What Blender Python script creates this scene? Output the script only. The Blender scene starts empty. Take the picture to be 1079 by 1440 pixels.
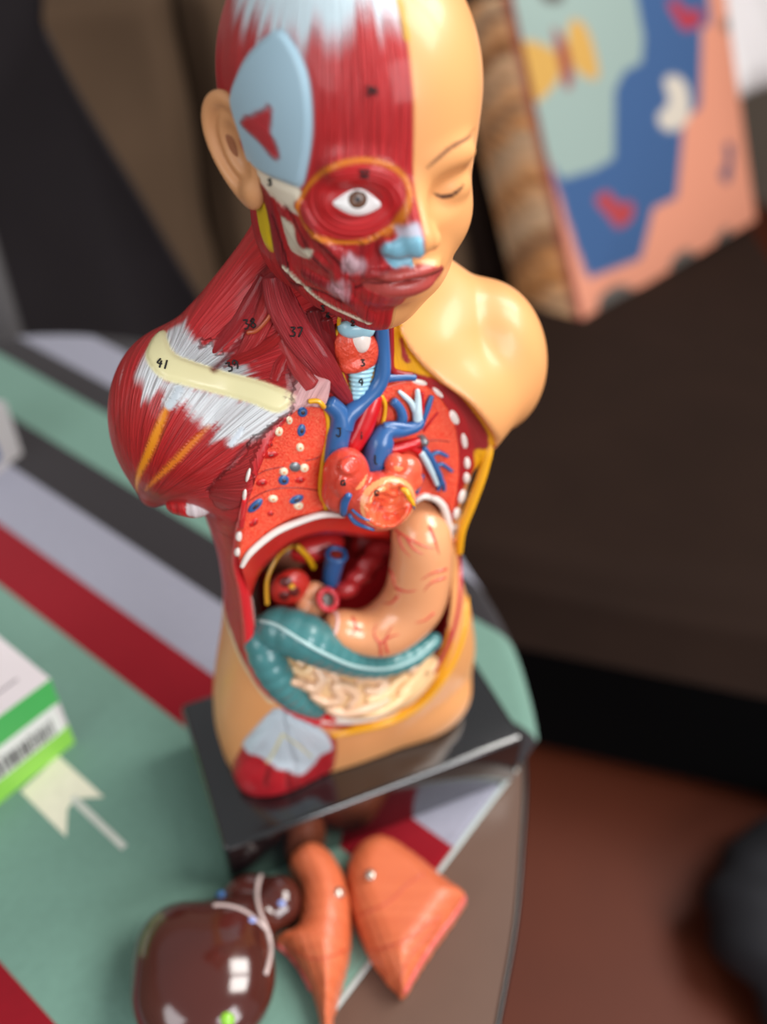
import bpy, math, random
import numpy as np
from mathutils import Vector, Matrix
from mathutils.bvhtree import BVHTree

# ------------------------------------------------------------------ units
# everything is laid out in centimetres around the foot of the torso
# (x = the figure's left, y = its back, z = up, z = 0 is the top of its plinth)
S = 0.01
ZOFF = 79.886                      # the plinth top stands 79.9 cm above the floor
def Wd(p): return (p[0]*S, p[1]*S, (p[2]+ZOFF)*S)
random.seed(4); rng = np.random.default_rng(4)
col = bpy.context.scene.collection

# ------------------------------------------------------------------ camera numbers (cm)
YAW, PITCH, ROLL, FPX = 0.41044430626304396, 0.7127497353250182, 0.016902409518031212, 1200.0
CAM = np.array([-11.657926231171016, -31.846193746372798, 47.57880445215236])
def cam_axes():
    fw = np.array([math.sin(YAW)*math.cos(PITCH), math.cos(YAW)*math.cos(PITCH), -math.sin(PITCH)])
    rt = np.array([math.cos(YAW), -math.sin(YAW), 0.0]); up = np.cross(rt, fw)
    c, s = math.cos(ROLL), math.sin(ROLL)
    return c*rt+s*up, -s*rt+c*up, fw
RT, UP, FW = cam_axes()
def ray(px, py): 
    d = (px-539.5)/FPX*RT - (py-720)/FPX*UP + FW
    return d/np.linalg.norm(d)
def at(px, py, y):                 # the point of the plane Y = y seen at a pixel of the photograph
    d = ray(px, py); return CAM + d*((y-CAM[1])/d[1])
def atz(px, py, z):
    d = ray(px, py); return CAM + d*((z-CAM[2])/d[2])
def atx(px, py, x):
    d = ray(px, py); return CAM + d*((x-CAM[0])/d[0])

# ------------------------------------------------------------------ materials
def lin(c):
    c = np.asarray(c, float)/255.0
    return np.where(c <= 0.04045, c/12.92, ((c+0.055)/1.055)**2.4)
def srgb(*c): return tuple(lin(c))+(1.0,)
def new_mat(name):
    m = bpy.data.materials.new(name); m.use_nodes = True
    nt = m.node_tree; b = nt.nodes['Principled BSDF']
    return m, nt, b
def N(nt, t, **kw):
    n = nt.nodes.new(t)
    for k, v in kw.items():
        if k in n.inputs.keys(): n.inputs[k].default_value = v
        else: setattr(n, k, v)
    return n
def plain(name, rgb, rough=0.5, coat=0.0, spec=0.5, metal=0.0, noise=0.0, nscale=60, bump=0.0, bscale=200, sheen=0.0):
    m, nt, b = new_mat(name)
    b.inputs['Roughness'].default_value = rough; b.inputs['Metallic'].default_value = metal
    b.inputs['Specular IOR Level'].default_value = spec
    b.inputs['Coat Weight'].default_value = coat; b.inputs['Coat Roughness'].default_value = 0.12
    b.inputs['Sheen Weight'].default_value = sheen
    c = srgb(*rgb); b.inputs['Base Color'].default_value = c
    tc = N(nt, 'ShaderNodeTexCoord')
    if noise:
        n = N(nt, 'ShaderNodeTexNoise', Scale=nscale, Detail=5.0)
        nt.links.new(tc.outputs['Object'], n.inputs['Vector'])
        mx = N(nt, 'ShaderNodeMix', data_type='RGBA')
        mx.inputs[6].default_value = tuple(x*(1-noise) for x in c[:3])+(1,); mx.inputs[7].default_value = tuple(min(1, x*(1+noise)) for x in c[:3])+(1,)
        nt.links.new(n.outputs['Fac'], mx.inputs[0]); nt.links.new(mx.outputs[2], b.inputs['Base Color'])
    if bump:
        n = N(nt, 'ShaderNodeTexNoise', Scale=bscale, Detail=3.0)
        nt.links.new(tc.outputs['Object'], n.inputs['Vector'])
        bp = N(nt, 'ShaderNodeBump', Strength=bump, Distance=0.001)
        nt.links.new(n.outputs['Fac'], bp.inputs['Height']); nt.links.new(bp.outputs['Normal'], b.inputs['Normal'])
    return m
def painted(name, rough=0.42, coat=0.22, grain=0.0, gscale=900, gcol=0.0, fcol=0.55):
    """hand painted plastic: colour per vertex, muscle fibres run along the 'fib' coordinate"""
    m, nt, b = new_mat(name)
    b.inputs['Roughness'].default_value = rough
    b.inputs['Coat Weight'].default_value = coat; b.inputs['Coat Roughness'].default_value = 0.15
    b.inputs['Specular IOR Level'].default_value = 0.38
    ca = N(nt, 'ShaderNodeAttribute', attribute_name='paint')
    fa = N(nt, 'ShaderNodeAttribute', attribute_name='fib')
    wa = N(nt, 'ShaderNodeAttribute', attribute_name='fibw')
    tc = N(nt, 'ShaderNodeTexCoord')
    cx = N(nt, 'ShaderNodeCombineXYZ'); nt.links.new(fa.outputs['Fac'], cx.inputs[0])
    sc = N(nt, 'ShaderNodeVectorMath', operation='SCALE'); sc.inputs[3].default_value = 26.0
    nt.links.new(tc.outputs['Object'], sc.inputs[0])
    ad = N(nt, 'ShaderNodeVectorMath', operation='ADD')
    nt.links.new(cx.outputs[0], ad.inputs[0]); nt.links.new(sc.outputs[0], ad.inputs[1])
    nz = N(nt, 'ShaderNodeTexNoise', Scale=1.0, Detail=2.5, Roughness=0.6); nt.links.new(ad.outputs[0], nz.inputs['Vector'])
    rp = N(nt, 'ShaderNodeMapRange'); rp.inputs[1].default_value = 0.3; rp.inputs[2].default_value = 0.7
    nt.links.new(nz.outputs['Fac'], rp.inputs[0])
    # the grooves between fibres are tinted darker
    inv = N(nt, 'ShaderNodeMath', operation='SUBTRACT'); inv.inputs[0].default_value = 1.0; nt.links.new(rp.outputs[0], inv.inputs[1])
    pw = N(nt, 'ShaderNodeMath', operation='POWER'); pw.inputs[1].default_value = 2.2; nt.links.new(inv.outputs[0], pw.inputs[0])
    mu = N(nt, 'ShaderNodeMath', operation='MULTIPLY'); nt.links.new(pw.outputs[0], mu.inputs[0]); nt.links.new(wa.outputs['Fac'], mu.inputs[1])
    m2 = N(nt, 'ShaderNodeMath', operation='MULTIPLY'); m2.inputs[1].default_value = fcol; nt.links.new(mu.outputs[0], m2.inputs[0])
    mx = N(nt, 'ShaderNodeMix', data_type='RGBA', blend_type='MULTIPLY'); mx.inputs[7].default_value = (0.25, 0.12, 0.12, 1)
    nt.links.new(m2.outputs[0], mx.inputs[0]); nt.links.new(ca.outputs['Color'], mx.inputs[6])
    out = mx.outputs[2]
    hm = N(nt, 'ShaderNodeMath', operation='MULTIPLY'); nt.links.new(rp.outputs[0], hm.inputs[0]); nt.links.new(wa.outputs['Fac'], hm.inputs[1])
    h = hm.outputs[0]
    if grain or gcol:
        g = N(nt, 'ShaderNodeTexNoise', Scale=gscale, Detail=2.0); nt.links.new(tc.outputs['Object'], g.inputs['Vector'])
        if gcol:
            gr = N(nt, 'ShaderNodeMapRange'); gr.inputs[1].default_value = 0.4; gr.inputs[2].default_value = 0.65
            gr.inputs[3].default_value = 0.0; gr.inputs[4].default_value = gcol; nt.links.new(g.outputs['Fac'], gr.inputs[0])
            m3 = N(nt, 'ShaderNodeMix', data_type='RGBA', blend_type='MIX'); m3.inputs[7].default_value = srgb(255, 150, 110)
            nt.links.new(gr.outputs[0], m3.inputs[0]); nt.links.new(out, m3.inputs[6]); out = m3.outputs[2]
        gm = N(nt, 'ShaderNodeMath', operation='MULTIPLY'); gm.inputs[1].default_value = grain; nt.links.new(g.outputs['Fac'], gm.inputs[0])
        sm = N(nt, 'ShaderNodeMath', operation='ADD'); nt.links.new(h, sm.inputs[0]); nt.links.new(gm.outputs[0], sm.inputs[1]); h = sm.outputs[0]
    bp = N(nt, 'ShaderNodeBump', Strength=0.9, Distance=0.0009); nt.links.new(h, bp.inputs['Height'])
    nt.links.new(bp.outputs['Normal'], b.inputs['Normal']); nt.links.new(out, b.inputs['Base Color'])
    return m

# ------------------------------------------------------------------ objects
def tag(o, label=None, cat=None, group=None, kind=None):
    if label: o['label'] = label
    if cat: o['category'] = cat
    if group: o['group'] = group
    if kind: o['kind'] = kind
    return o
ORG = {}
def empty(name, loc, label=None, cat=None, group=None):
    o = bpy.data.objects.new(name, None); o.empty_display_size = 0.02
    o.location = Wd(loc); col.objects.link(o); ORG[o.name] = np.array(loc, float)
    return tag(o, label, cat, group)
def build(name, V, F, mats, parent=None, org=None, smooth=True, attrs=None, midx=None):
    """one mesh object from arrays in centimetres"""
    V = np.asarray(V, float)
    if parent is not None: org = ORG[parent.name]
    elif org is None: org = np.array([V[:, 0].mean(), V[:, 1].mean(), V[:, 2].min()])
    me = bpy.data.meshes.new(name)
    L = (V-org)*S
    if isinstance(F, np.ndarray):
        k = F.shape[1]
        me.vertices.add(len(L)); me.vertices.foreach_set('co', L.astype(np.float32).ravel())
        me.loops.add(F.size); me.loops.foreach_set('vertex_index', F.astype(np.int32).ravel())
        me.polygons.add(len(F)); me.polygons.foreach_set('loop_start', np.arange(0, F.size, k, dtype=np.int32))
        me.update(calc_edges=True)
    else:
        me.from_pydata([tuple(p) for p in L], [], [tuple(f) for f in F])
    me.validate()
    for m in (mats if isinstance(mats, (list, tuple)) else [mats]): me.materials.append(m)
    me.polygons.foreach_set('use_smooth', np.full(len(me.polygons), bool(smooth)))
    if midx is not None: me.polygons.foreach_set('material_index', np.asarray(midx, np.int32))
    if attrs:
        for k, a in attrs.items():
            a = np.asarray(a, np.float32)
            if a.ndim == 2:
                at_ = me.attributes.new(k, 'FLOAT_COLOR', 'POINT')
                at_.data.foreach_set('color', np.c_[a, np.ones(len(a), np.float32)].astype(np.float32).ravel())
            else:
                at_ = me.attributes.new(k, 'FLOAT', 'POINT'); at_.data.foreach_set('value', a)
    me.update()
    o = bpy.data.objects.new(name, me); col.objects.link(o)
    if parent is not None: o.parent = parent
    else: o.location = Wd(org)
    ORG[o.name] = np.asarray(org, float)
    return o

# ------------------------------------------------------------------ shape tools
def spline(P, n=8, closed=False):
    P = np.asarray(P, float); k = len(P); out = []
    idx = (lambda i: i % k) if closed else (lambda i: min(max(i, 0), k-1))
    for i in range(k if closed else k-1):
        a, b, c, d = P[idx(i-1)], P[idx(i)], P[idx(i+1)], P[idx(i+2)]
        for t in np.arange(n)/n:
            out.append(0.5*((2*b)+(c-a)*t+(2*a-5*b+4*c-d)*t*t+(-a+3*b-3*c+d)*t**3))
    if not closed: out.append(P[-1])
    return np.array(out)
def tube(P, r, n=12, closed=False, flat=None, flatdir=(0, 1, 0), cap=True):
    """sweep; r scalar or per point; flat squeezes the section along flatdir"""
    P = np.asarray(P, float); k = len(P); r = np.broadcast_to(np.asarray(r, float), (k,)).copy()
    T = np.roll(P, -1, 0)-np.roll(P, 1, 0)
    if not closed: T[0] = P[1]-P[0]; T[-1] = P[-1]-P[-2]
    T /= np.linalg.norm(T, axis=1)[:, None]+1e-12
    nrm = np.asarray(flatdir, float)
    V = []
    for i in range(k):
        a = nrm-T[i]*nrm.dot(T[i])
        if np.linalg.norm(a) < 1e-4: a = np.cross(T[i], [1, 0, 0.3])
        a /= np.linalg.norm(a); b = np.cross(T[i], a)
        if flat is None: nrm = a
        fl = 1.0 if flat is None else flat
        for j in range(n):
            q = 2*math.pi*j/n
            V.append(P[i]+r[i]*(fl*math.cos(q)*a+math.sin(q)*b))
    F = []
    for i in range(k if closed else k-1):
        for j in range(n):
            i2 = (i+1) % k
            F.append((i*n+j, i*n+(j+1) % n, i2*n+(j+1) % n, i2*n+j))
    if cap and not closed:
        V.append(P[0]-T[0]*r[0]*0.5); V.append(P[-1]+T[-1]*r[-1]*0.5); c0, c1 = len(V)-2, len(V)-1
        for j in range(n):
            F.append((c0, (j+1) % n, j)); F.append((c1, (k-1)*n+j, (k-1)*n+(j+1) % n))
    return np.array(V), F
def join(parts):
    Vs, Fs, o = [], [], 0
    for V, F in parts:
        Vs.append(V); Fs += [tuple(int(i)+o for i in f) for f in F]; o += len(V)
    return np.vstack(Vs), Fs
def ellipsoid(c, r, n=16, m=10, M=None):
    V, F = [], []
    for i in range(m+1):
        p = math.pi*i/m
        for j in range(n):
            q = 2*math.pi*j/n
            V.append((r[0]*math.sin(p)*math.cos(q), r[1]*math.sin(p)*math.sin(q), r[2]*math.cos(p)))
    V = np.array(V)
    if M is not None: V = V@np.asarray(M).T
    for i in range(m):
        for j in range(n): F.append((i*n+j, (i+1)*n+j, (i+1)*n+(j+1) % n, i*n+(j+1) % n))
    return V+np.asarray(c), F
def rbox(c, h, r=0.3, seg=3, M=None):
    """bevelled box, half sizes h"""
    import bmesh
    bm = bmesh.new(); bmesh.ops.create_cube(bm, size=2.0)
    for v in bm.verts: v.co = Vector((v.co.x*h[0], v.co.y*h[1], v.co.z*h[2]))
    if r > 0: bmesh.ops.bevel(bm, geom=bm.edges[:], offset=r, segments=seg, profile=0.5, affect='EDGES')
    V = np.array([v.co[:] for v in bm.verts]); F = [tuple(v.index for v in f.verts) for f in bm.faces]
    bm.free()
    if M is not None: V = V@np.asarray(M).T
    return V+np.asarray(c, float), F
def smin(a, b, k):
    h = np.clip(0.5+0.5*(b-a)/k, 0, 1); return b*(1-h)+a*h-k*h*(1-h)
def smax(a, b, k): return -smin(-a, -b, k)
def ell(X, c, r, M=None):
    q = [X[0]-c[0], X[1]-c[1], X[2]-c[2]]
    if M is not None:
        M = np.asarray(M); q = [M[0, i]*q[0]+M[1, i]*q[1]+M[2, i]*q[2] for i in range(3)]
    k0 = np.sqrt((q[0]/r[0])**2+(q[1]/r[1])**2+(q[2]/r[2])**2)+1e-9
    k1 = np.sqrt((q[0]/r[0]**2)**2+(q[1]/r[1]**2)**2+(q[2]/r[2]**2)**2)+1e-9
    return k0*(k0-1)/k1
def caps(X, a, b, ra, rb):
    a = np.asarray(a, float); b = np.asarray(b, float); d = b-a; L = d.dot(d)
    t = np.clip(((X[0]-a[0])*d[0]+(X[1]-a[1])*d[1]+(X[2]-a[2])*d[2])/L, 0, 1)
    return np.sqrt((X[0]-a[0]-t*d[0])**2+(X[1]-a[1]-t*d[1])**2+(X[2]-a[2]-t*d[2])**2)-(ra+(rb-ra)*t)
def rotm(ax, deg):
    return np.array(Matrix.Rotation(math.radians(deg), 3, ax))
def polysd(u, v, P):
    """signed distance to a polygon, negative inside"""
    P = np.asarray(P, float); u = np.asarray(u, float); v = np.asarray(v, float)
    d = np.full(u.shape, 1e18); ins = np.zeros(u.shape, bool)
    for i in range(len(P)):
        a, b = P[i], P[i-1]
        e = b-a; w0 = u-a[0]; w1 = v-a[1]
        t = np.clip((w0*e[0]+w1*e[1])/(e.dot(e)+1e-12), 0, 1)
        d = np.minimum(d, (w0-t*e[0])**2+(w1-t*e[1])**2)
        c = ((a[1] <= v) & (b[1] > v)) | ((b[1] <= v) & (a[1] > v))
        with np.errstate(divide='ignore', invalid='ignore'):
            xi = a[0]+(v-a[1])/(b[1]-a[1]+1e-15)*(b[0]-a[0])
        ins ^= c & (u < xi)
    d = np.sqrt(d); return np.where(ins, -d, d)
def lined(u, v, P):
    """distance to an open polyline and the arc fraction along it"""
    P = np.asarray(P, float); d = np.full(u.shape, 1e18); s = np.zeros(u.shape); n = len(P)-1
    for i in range(n):
        a, b = P[i], P[i+1]; e = b-a
        t = np.clip(((u-a[0])*e[0]+(v-a[1])*e[1])/(e.dot(e)+1e-12), 0, 1)
        q = np.hypot(u-a[0]-t*e[0], v-a[1]-t*e[1]); k = q < d
        d = np.where(k, q, d); s = np.where(k, (i+t)/n, s)
    return d, s
def surface(fun, lo, hi, h):
    """naive surface nets of fun(X) = 0 on a grid; returns vertices and quads"""
    lo = np.asarray(lo, float); hi = np.asarray(hi, float)
    n = np.ceil((hi-lo)/h).astype(int)+1
    ax = [lo[i]+np.arange(n[i])*h for i in range(3)]
    X = np.meshgrid(*[a.astype(np.float32) for a in ax], indexing='ij')
    D = np.asarray(fun(X), np.float32)
    sg = D < 0
    c = np.zeros(tuple(n-1), np.int8)
    for i in (0, 1):
        for j in (0, 1):
            for k in (0, 1): c += sg[i:n[0]-1+i, j:n[1]-1+j, k:n[2]-1+k]
    act = (c > 0) & (c < 8)
    I = np.argwhere(act); ids = -np.ones(act.shape, np.int64); ids[act] = np.arange(len(I))
    acc = np.zeros((len(I), 3)); cnt = np.zeros(len(I))
    cor = [(i, j, k) for i in (0, 1) for j in (0, 1) for k in (0, 1)]
    vals = {q: D[I[:, 0]+q[0], I[:, 1]+q[1], I[:, 2]+q[2]].astype(float) for q in cor}
    for q in cor:
        for a in range(3):
            if q[a] == 0:
                r = list(q); r[a] = 1; r = tuple(r)
                va, vb = vals[q], vals[r]; m = (va < 0) != (vb < 0)
                t = np.where(m, va/(va-vb+1e-20), 0)
                pt = np.array(q, float)[None, :].repeat(len(I), 0); pt[:, a] += t
                acc[m] += pt[m]; cnt[m] += 1
    V = lo+(I+acc/cnt[:, None])*h
    F = []
    for a in range(3):
        b, c2 = [(1, 2), (2, 0), (0, 1)][a]
        sl0 = [slice(None)]*3; sl1 = [slice(None)]*3
        sl0[a] = slice(0, n[a]-1); sl1[a] = slice(1, n[a])
        m = sg[tuple(sl0)] != sg[tuple(sl1)]
        E = np.argwhere(m)
        E = E[(E[:, b] > 0) & (E[:, c2] > 0) & (E[:, b] < n[b]-1) & (E[:, c2] < n[c2]-1)]
        s = sg[E[:, 0], E[:, 1], E[:, 2]]
        def g(db, dc):
            Q = E.copy(); Q[:, b] += db; Q[:, c2] += dc; return ids[Q[:, 0], Q[:, 1], Q[:, 2]]
        q = np.stack([g(-1, -1), g(0, -1), g(0, 0), g(-1, 0)], 1)
        F.append(np.where(s[:, None], q, q[:, ::-1]))
    return V, np.vstack(F)
def vnormals(V, F):
    F = np.asarray(F); n = np.cross(V[F[:, 2]]-V[F[:, 0]], V[F[:, 3]]-V[F[:, 1]])
    o = np.zeros_like(V)
    for k in range(4): np.add.at(o, F[:, k], n)
    return o/(np.linalg.norm(o, axis=1)[:, None]+1e-12)
def bvh(V, F): return BVHTree.FromPolygons([tuple(p) for p in V], [tuple(int(i) for i in f) for f in F])
def hash1(i): 
    x = np.sin(i*127.1+3.7)*43758.5453; return x-np.floor(x)
def noise1(x):
    i = np.floor(x); t = x-i; t = t*t*(3-2*t); return hash1(i)*(1-t)+hash1(i+1)*t
def sstep(a, b, x):
    t = np.clip((x-a)/(b-a), 0, 1); return t*t*(3-2*t)
# ------------------------------------------------------------------ the torso figure
HB, HH = 0.11, 0.075               # sampling steps of body and head
CUT = [(-9, 34), (-9, 30)]
ZT = [-1, 0, 3, 6, 9, 12, 15, 18, 21, 24, 27, 29.5, 31]
AT = [8.3, 8.4, 8.6, 8.4, 7.9, 7.3, 6.9, 6.9, 7.3, 7.9, 7.8, 6.6, 4.5]
FT = [-3.2, -3.4, -4.0, -4.5, -4.8, -4.9, -4.8, -4.8, -4.8, -4.5, -3.7, -2.7, -2.0]
BT = [4.0, 4.2, 4.6, 4.6, 4.2, 3.8, 3.6, 3.8, 4.2, 4.4, 4.2, 3.5, 3.0]
def smooth_tab(z, T):
    zz = np.linspace(-1, 31, 321); y = np.interp(zz, ZT, T)
    k = np.ones(21)/21; y = np.convolve(np.pad(y, 10, 'edge'), k, 'valid'); return np.interp(z, zz, y)
def yplane(z): return np.interp(z, [0, 6, 12, 18, 22, 26, 29, 33], [-3.3, -4.0, -4.3, -4.2, -3.7, -3.1, -2.5, -2.2])
def atcut(px, py):                 # point of the frontal section plane at a pixel
    y = -3.5
    for _ in range(12): y = 0.5*y+0.5*float(yplane(at(px, py, y)[2]))
    return at(px, py, y)
def poly_xz(pts): return np.array([atcut(*p)[[0, 2]] for p in pts])
# outline of the opened chest and belly
def rounded(P, n=5): return spline(P, n, True)
OPEN = rounded(poly_xz([(468, 452), (462, 520), (452, 562), (425, 566), (400, 580), (372, 612), (352, 655), (342, 705), (333, 770), (336, 830), (342, 900),
                (352, 950), (385, 992), (440, 1014), (505, 1020), (560, 1006), (610, 965), (640, 905), (652, 840), (645, 780), (660, 730), (680, 670), (692, 624),
                (684, 600), (650, 556), (615, 532), (585, 505), (560, 470), (552, 444)]))
BELLY = rounded(poly_xz([(338, 800), (352, 768), (395, 735), (445, 718), (500, 722), (555, 712), (590, 700), (612, 704), (628, 726), (634, 770), (642, 830),
                 (630, 893), (600, 955), (556, 994), (505, 1008), (445, 1003), (395, 982), (362, 945), (352, 900), (344, 850)]))
def body_sd(X):
    x, y, z = X
    a = smooth_tab(z, AT); f = smooth_tab(z, FT); b = smooth_tab(z, BT)
    a = np.where(x > 0, a-np.interp(z, [5, 10, 14, 19, 22, 25.5], [0, .35, .85, 1.0, .7, 0]), a)
    cy = 0.5*(f+b); d = 0.5*(b-f)
    e = 2.35
    k = (np.abs(x/a)**e+np.abs((y-cy)/d)**e)**(1/e)
    D = (k-1)*np.minimum(a, d)*0.95
    D = smax(D, z-30.2, 2.2)
    D = smin(D, caps(X, (0, 0.9, 27.5), (0, -0.6, 35.5), 3.6, 2.75), 1.6)      # neck
    for s in (-1, 1):
        D = smin(D, caps(X, (s*1.7, 1.5, 32.0), (s*7.0, 0.9, 27.2), 1.9, 1.8), 1.6)   # trapezius
        M = rotm('Y', s*-8)
        D = smin(D, ell(X, (s*7.8, 0.2, 26.0 if s < 0 else 25.65), (2.8, 3.2, 4.05), M), 0.9 if s < 0 else 0.55)      # shoulder stump
        if s < 0: D = smin(D, caps(X, (-8.6, 0.0, 25.0), (-9.5, -0.5, 22.7), 1.6, 0.45), 0.7)
        D = smin(D, ell(X, (s*4.8, -2.1, 24.8), (3.1, 2.2, 2.6)), 1.4)         # chest
    D = smin(D, ell(X, (-5.5, -1.9, 1.0), (2.7, 1.75, 2.6)), 0.7)              # groin muscles
    D = smin(D, ell(X, (4.6, -2.0, 1.7), (2.9, 1.7, 2.4)), 1.0)
    kin = (np.abs(x/a)**e+np.abs((np.maximum(y, -1.2)-cy)/d)**e)**(1/e)
    inner = (kin-1)*np.minimum(a, d)*0.95
    # thighs at the foot, a shallow cleft between them
    D = smax(D, -caps(X, (0.1, -6.6, -2.0), (0.1, -5.6, 5.0), 2.6, 1.3), 0.8)
    D = smax(D, -z+0.0, 0.3)
    # section through chest and belly
    pd = OPENF(x, z)
    D = smax(D, -smax(pd, y-yplane(z), 0.12), 0.25)
    bd = BELLYF(x, z)
    cav = smax(smax(bd, y-2.6, 0.8), inner+0.55, 0.5)
    D = smax(D, -cav, 0.25)
    return D
def field2(P):
    """signed distance of a polygon cached on a fine (x, z) raster"""
    xs = np.arange(-13, 13.01, 0.1); zs = np.arange(-2, 38.01, 0.1)
    G = polysd(*np.meshgrid(xs, zs, indexing='ij'), P)
    def fn(x, z):
        i = np.clip((x+13)/0.1, 0, len(xs)-1.001); j = np.clip((z+2)/0.1, 0, len(zs)-1.001)
        i0 = i.astype(int); j0 = j.astype(int); a = i-i0; b = j-j0
        return G[i0, j0]*(1-a)*(1-b)+G[i0+1, j0]*a*(1-b)+G[i0, j0+1]*(1-a)*b+G[i0+1, j0+1]*a*b
    return fn
OPENF = field2(OPEN); BELLYF = field2(BELLY)
BV, BF = surface(body_sd, (-12.5, -7.5, -0.6), (12.5, 6.5, 36.2), HB)

def head_sd(X):
    x, y, z = X
    ax = np.abs(x)
    Xm = [ax, y, z]
    T = rotm('X', 0)
    D = ell(X, (0, -1.2, 39.3), (4.5, 5.65, 5.0))                         # cranium
    D = smin(D, ell(X, (0, -3.3, 36.2), (3.4, 3.6, 4.2)), 1.2)             # face mass
    D = smin(D, ell(Xm, (1.1, -3.0, 33.7), (1.95, 2.6, 1.9)), 1.0)           # jaw
    D = smin(D, ell(Xm, (2.75, -1.5, 34.9), (1.15, 1.9, 2.3)), 0.9)          # angle of the jaw
    D = smin(D, ell(X, (0, -4.65, 32.25), (1.15, 0.8, 0.8)), 0.9)           # chin
    D = smin(D, ell(Xm, (1.9, -5.2, 35.8), (1.1, 0.9, 1.2)), 0.8)          # cheek
    D = smin(D, ell(Xm, (1.35, -6.15, 38.2), (1.2, 0.5, 0.4)), 0.6)         # brow
    D = smax(D, -ell(Xm, (1.75, -7.0, 37.05), (1.05, 0.75, 0.62)), 0.5)     # eye socket
    D = smin(D, ell(X, (0, -5.9, 34.4), (1.7, 1.0, 1.25)), 0.7)             # muzzle
    D = smin(D, caps(X, (0, -6.45, 37.7), (0, -7.5, 36.1), 0.38, 0.55), 0.45)   # nose
    D = smin(D, ell(Xm, (0.55, -7.0, 35.85), (0.48, 0.6, 0.42)), 0.25)
    D = smin(D, ell(X, (0, -6.75, 34.72), (1.25, 0.55, 0.30)), 0.22)        # lips
    D = smin(D, ell(X, (0, -6.5, 34.02), (1.1, 0.55, 0.36)), 0.22)
    D = smax(D, -ell(X, (0, -7.25, 34.38), (1.45, 0.5, 0.07)), 0.12)
    L = ell(Xm, (1.72, -5.78, 36.98), (0.98, 0.62, 0.62))                   # lids
    D = smin(D, L, 0.2)
    return D
HV, HF = surface(head_sd, (-5.4, -9.2, 30.3), (5.4, 5.2, 44.6), HH)
BT_BVH = bvh(BV, BF); HT_BVH = bvh(HV, HF)
def hit(tree, px, py):
    r = tree.ray_cast(Vector(CAM), Vector(ray(px, py)))
    return None if r[0] is None else np.array(r[0])
# ------------------------------------------------------------------ painting the figure
SKIN = lin((228, 160, 101)); MUS = lin((196, 40, 44)); MUSD = lin((140, 24, 30)); MUSB = lin((205, 30, 26))
TEND = lin((222, 226, 228)); BLUE = lin((158, 196, 216)); CREAM = lin((236, 228, 176)); YEL = lin((236, 168, 20)); BONE = lin((232, 222, 200))
VBLUE = lin((44, 92, 150)); VRED = lin((190, 14, 22)); CART = lin((160, 210, 228))
class Painter:
    def __init__(s, V, F, u, v, base, tree, pfun):
        s.V, s.F, s.u, s.v, s.tree, s.pfun = V, F, u, v, tree, pfun
        s.c = np.tile(base, (len(V), 1)).astype(float); s.fib = np.zeros(len(V)); s.fw = np.zeros(len(V)); s.dp = np.zeros(len(V))
        s.mask = np.ones(len(V), bool)
    def P(s, pts):
        out = []
        for p in pts:
            if len(p) == 3: out.append((p[1], p[2])); continue
            h = hit(s.tree, *p)
            if h is None and p[1] > 900: h = atz(p[0], p[1], 0.0)
            if h is None: continue
            out.append(s.pfun(h))
        return np.array(out, float)
    def blend(s, a, rgb):
        a = np.where(s.mask, a, 0)[:, None]; s.c = s.c*(1-a)+np.asarray(rgb)*a
    def fill(s, pts, rgb, soft=0.05, fib=None, fw=None, streak=0.0, sfreq=6.0, raise_=0.0, rsoft=0.3, sm=True, uv=False):
        Q = np.array(pts, float) if uv else s.P(pts)
        if sm: Q = spline(Q, 4, True)
        d = polysd(s.u, s.v, Q)
        if fib is None: f = s.u*9.0
        else: f = fib(s.u, s.v)
        if streak: d = d+streak*(0.7*noise1(f*0.12*sfreq/5)+0.8*noise1(f*0.45+50)+0.5*noise1(f*1.2+7)-1.0)
        a = sstep(soft, -soft, d); s.blend(a, rgb)
        k = s.mask & (a > 0.5)
        if fib is not None: s.fib[k] = f[k]
        if fw is not None: s.fw = np.where(s.mask, s.fw*(1-a)+fw*a, s.fw)
        if raise_: s.dp += np.where(s.mask, raise_*sstep(0, -rsoft, d), 0)
        return d
    def stroke(s, pts, w, rgb=None, soft=0.04, raise_=0.0, fw=None, taper=False, uv=False, fib=False):
        Q = np.array(pts, float) if uv else s.P(pts)
        if len(Q) < 2: return
        Q = spline(Q, 6)
        d, t = lined(s.u, s.v, Q)
        ww = w*np.sin(np.pi*np.clip(t, 0.04, 0.96))**0.6 if taper else w
        if rgb is not None: s.blend(sstep(soft, -soft, d-ww), rgb)
        if fw is not None: s.fw = np.where(s.mask & (d < ww), fw, s.fw)
        if fib: s.fib = np.where(s.mask & (d < ww), d*9, s.fib)
        if raise_: s.dp += np.where(s.mask, raise_*np.sqrt(np.clip(1-(d/(np.maximum(ww, 1e-3)*1.25))**2, 0, 1)), 0)
def fan(p0, k):                    # fibres that run out from a point
    return lambda u, v: np.arctan2(u-p0[0], v-p0[1])*k
# ---- head
HN = vnormals(HV, HF)
hu = 5.0*np.arctan2(HV[:, 0], -(HV[:, 1]+1.0)); hv = HV[:, 2]
H = Painter(HV, HF, hu, hv, SKIN, HT_BVH, lambda h: (5.0*math.atan2(h[0], -(h[1]+1.0)), h[2]))
H.mask = HV[:, 0] < 0.02
H.fib = hu*8.0
H.blend(np.ones(len(HV)), MUS); H.fw[H.mask] = 0.5
mid = sstep(0.04, -0.04, HV[:, 0]); H.mask[:] = True
H.c = SKIN*(1-mid[:, None])+H.c*mid[:, None]; H.mask = HV[:, 0] < 0.05
fd = lambda u, v: u*12.0+np.sin(v*0.9)*0.5
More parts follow.
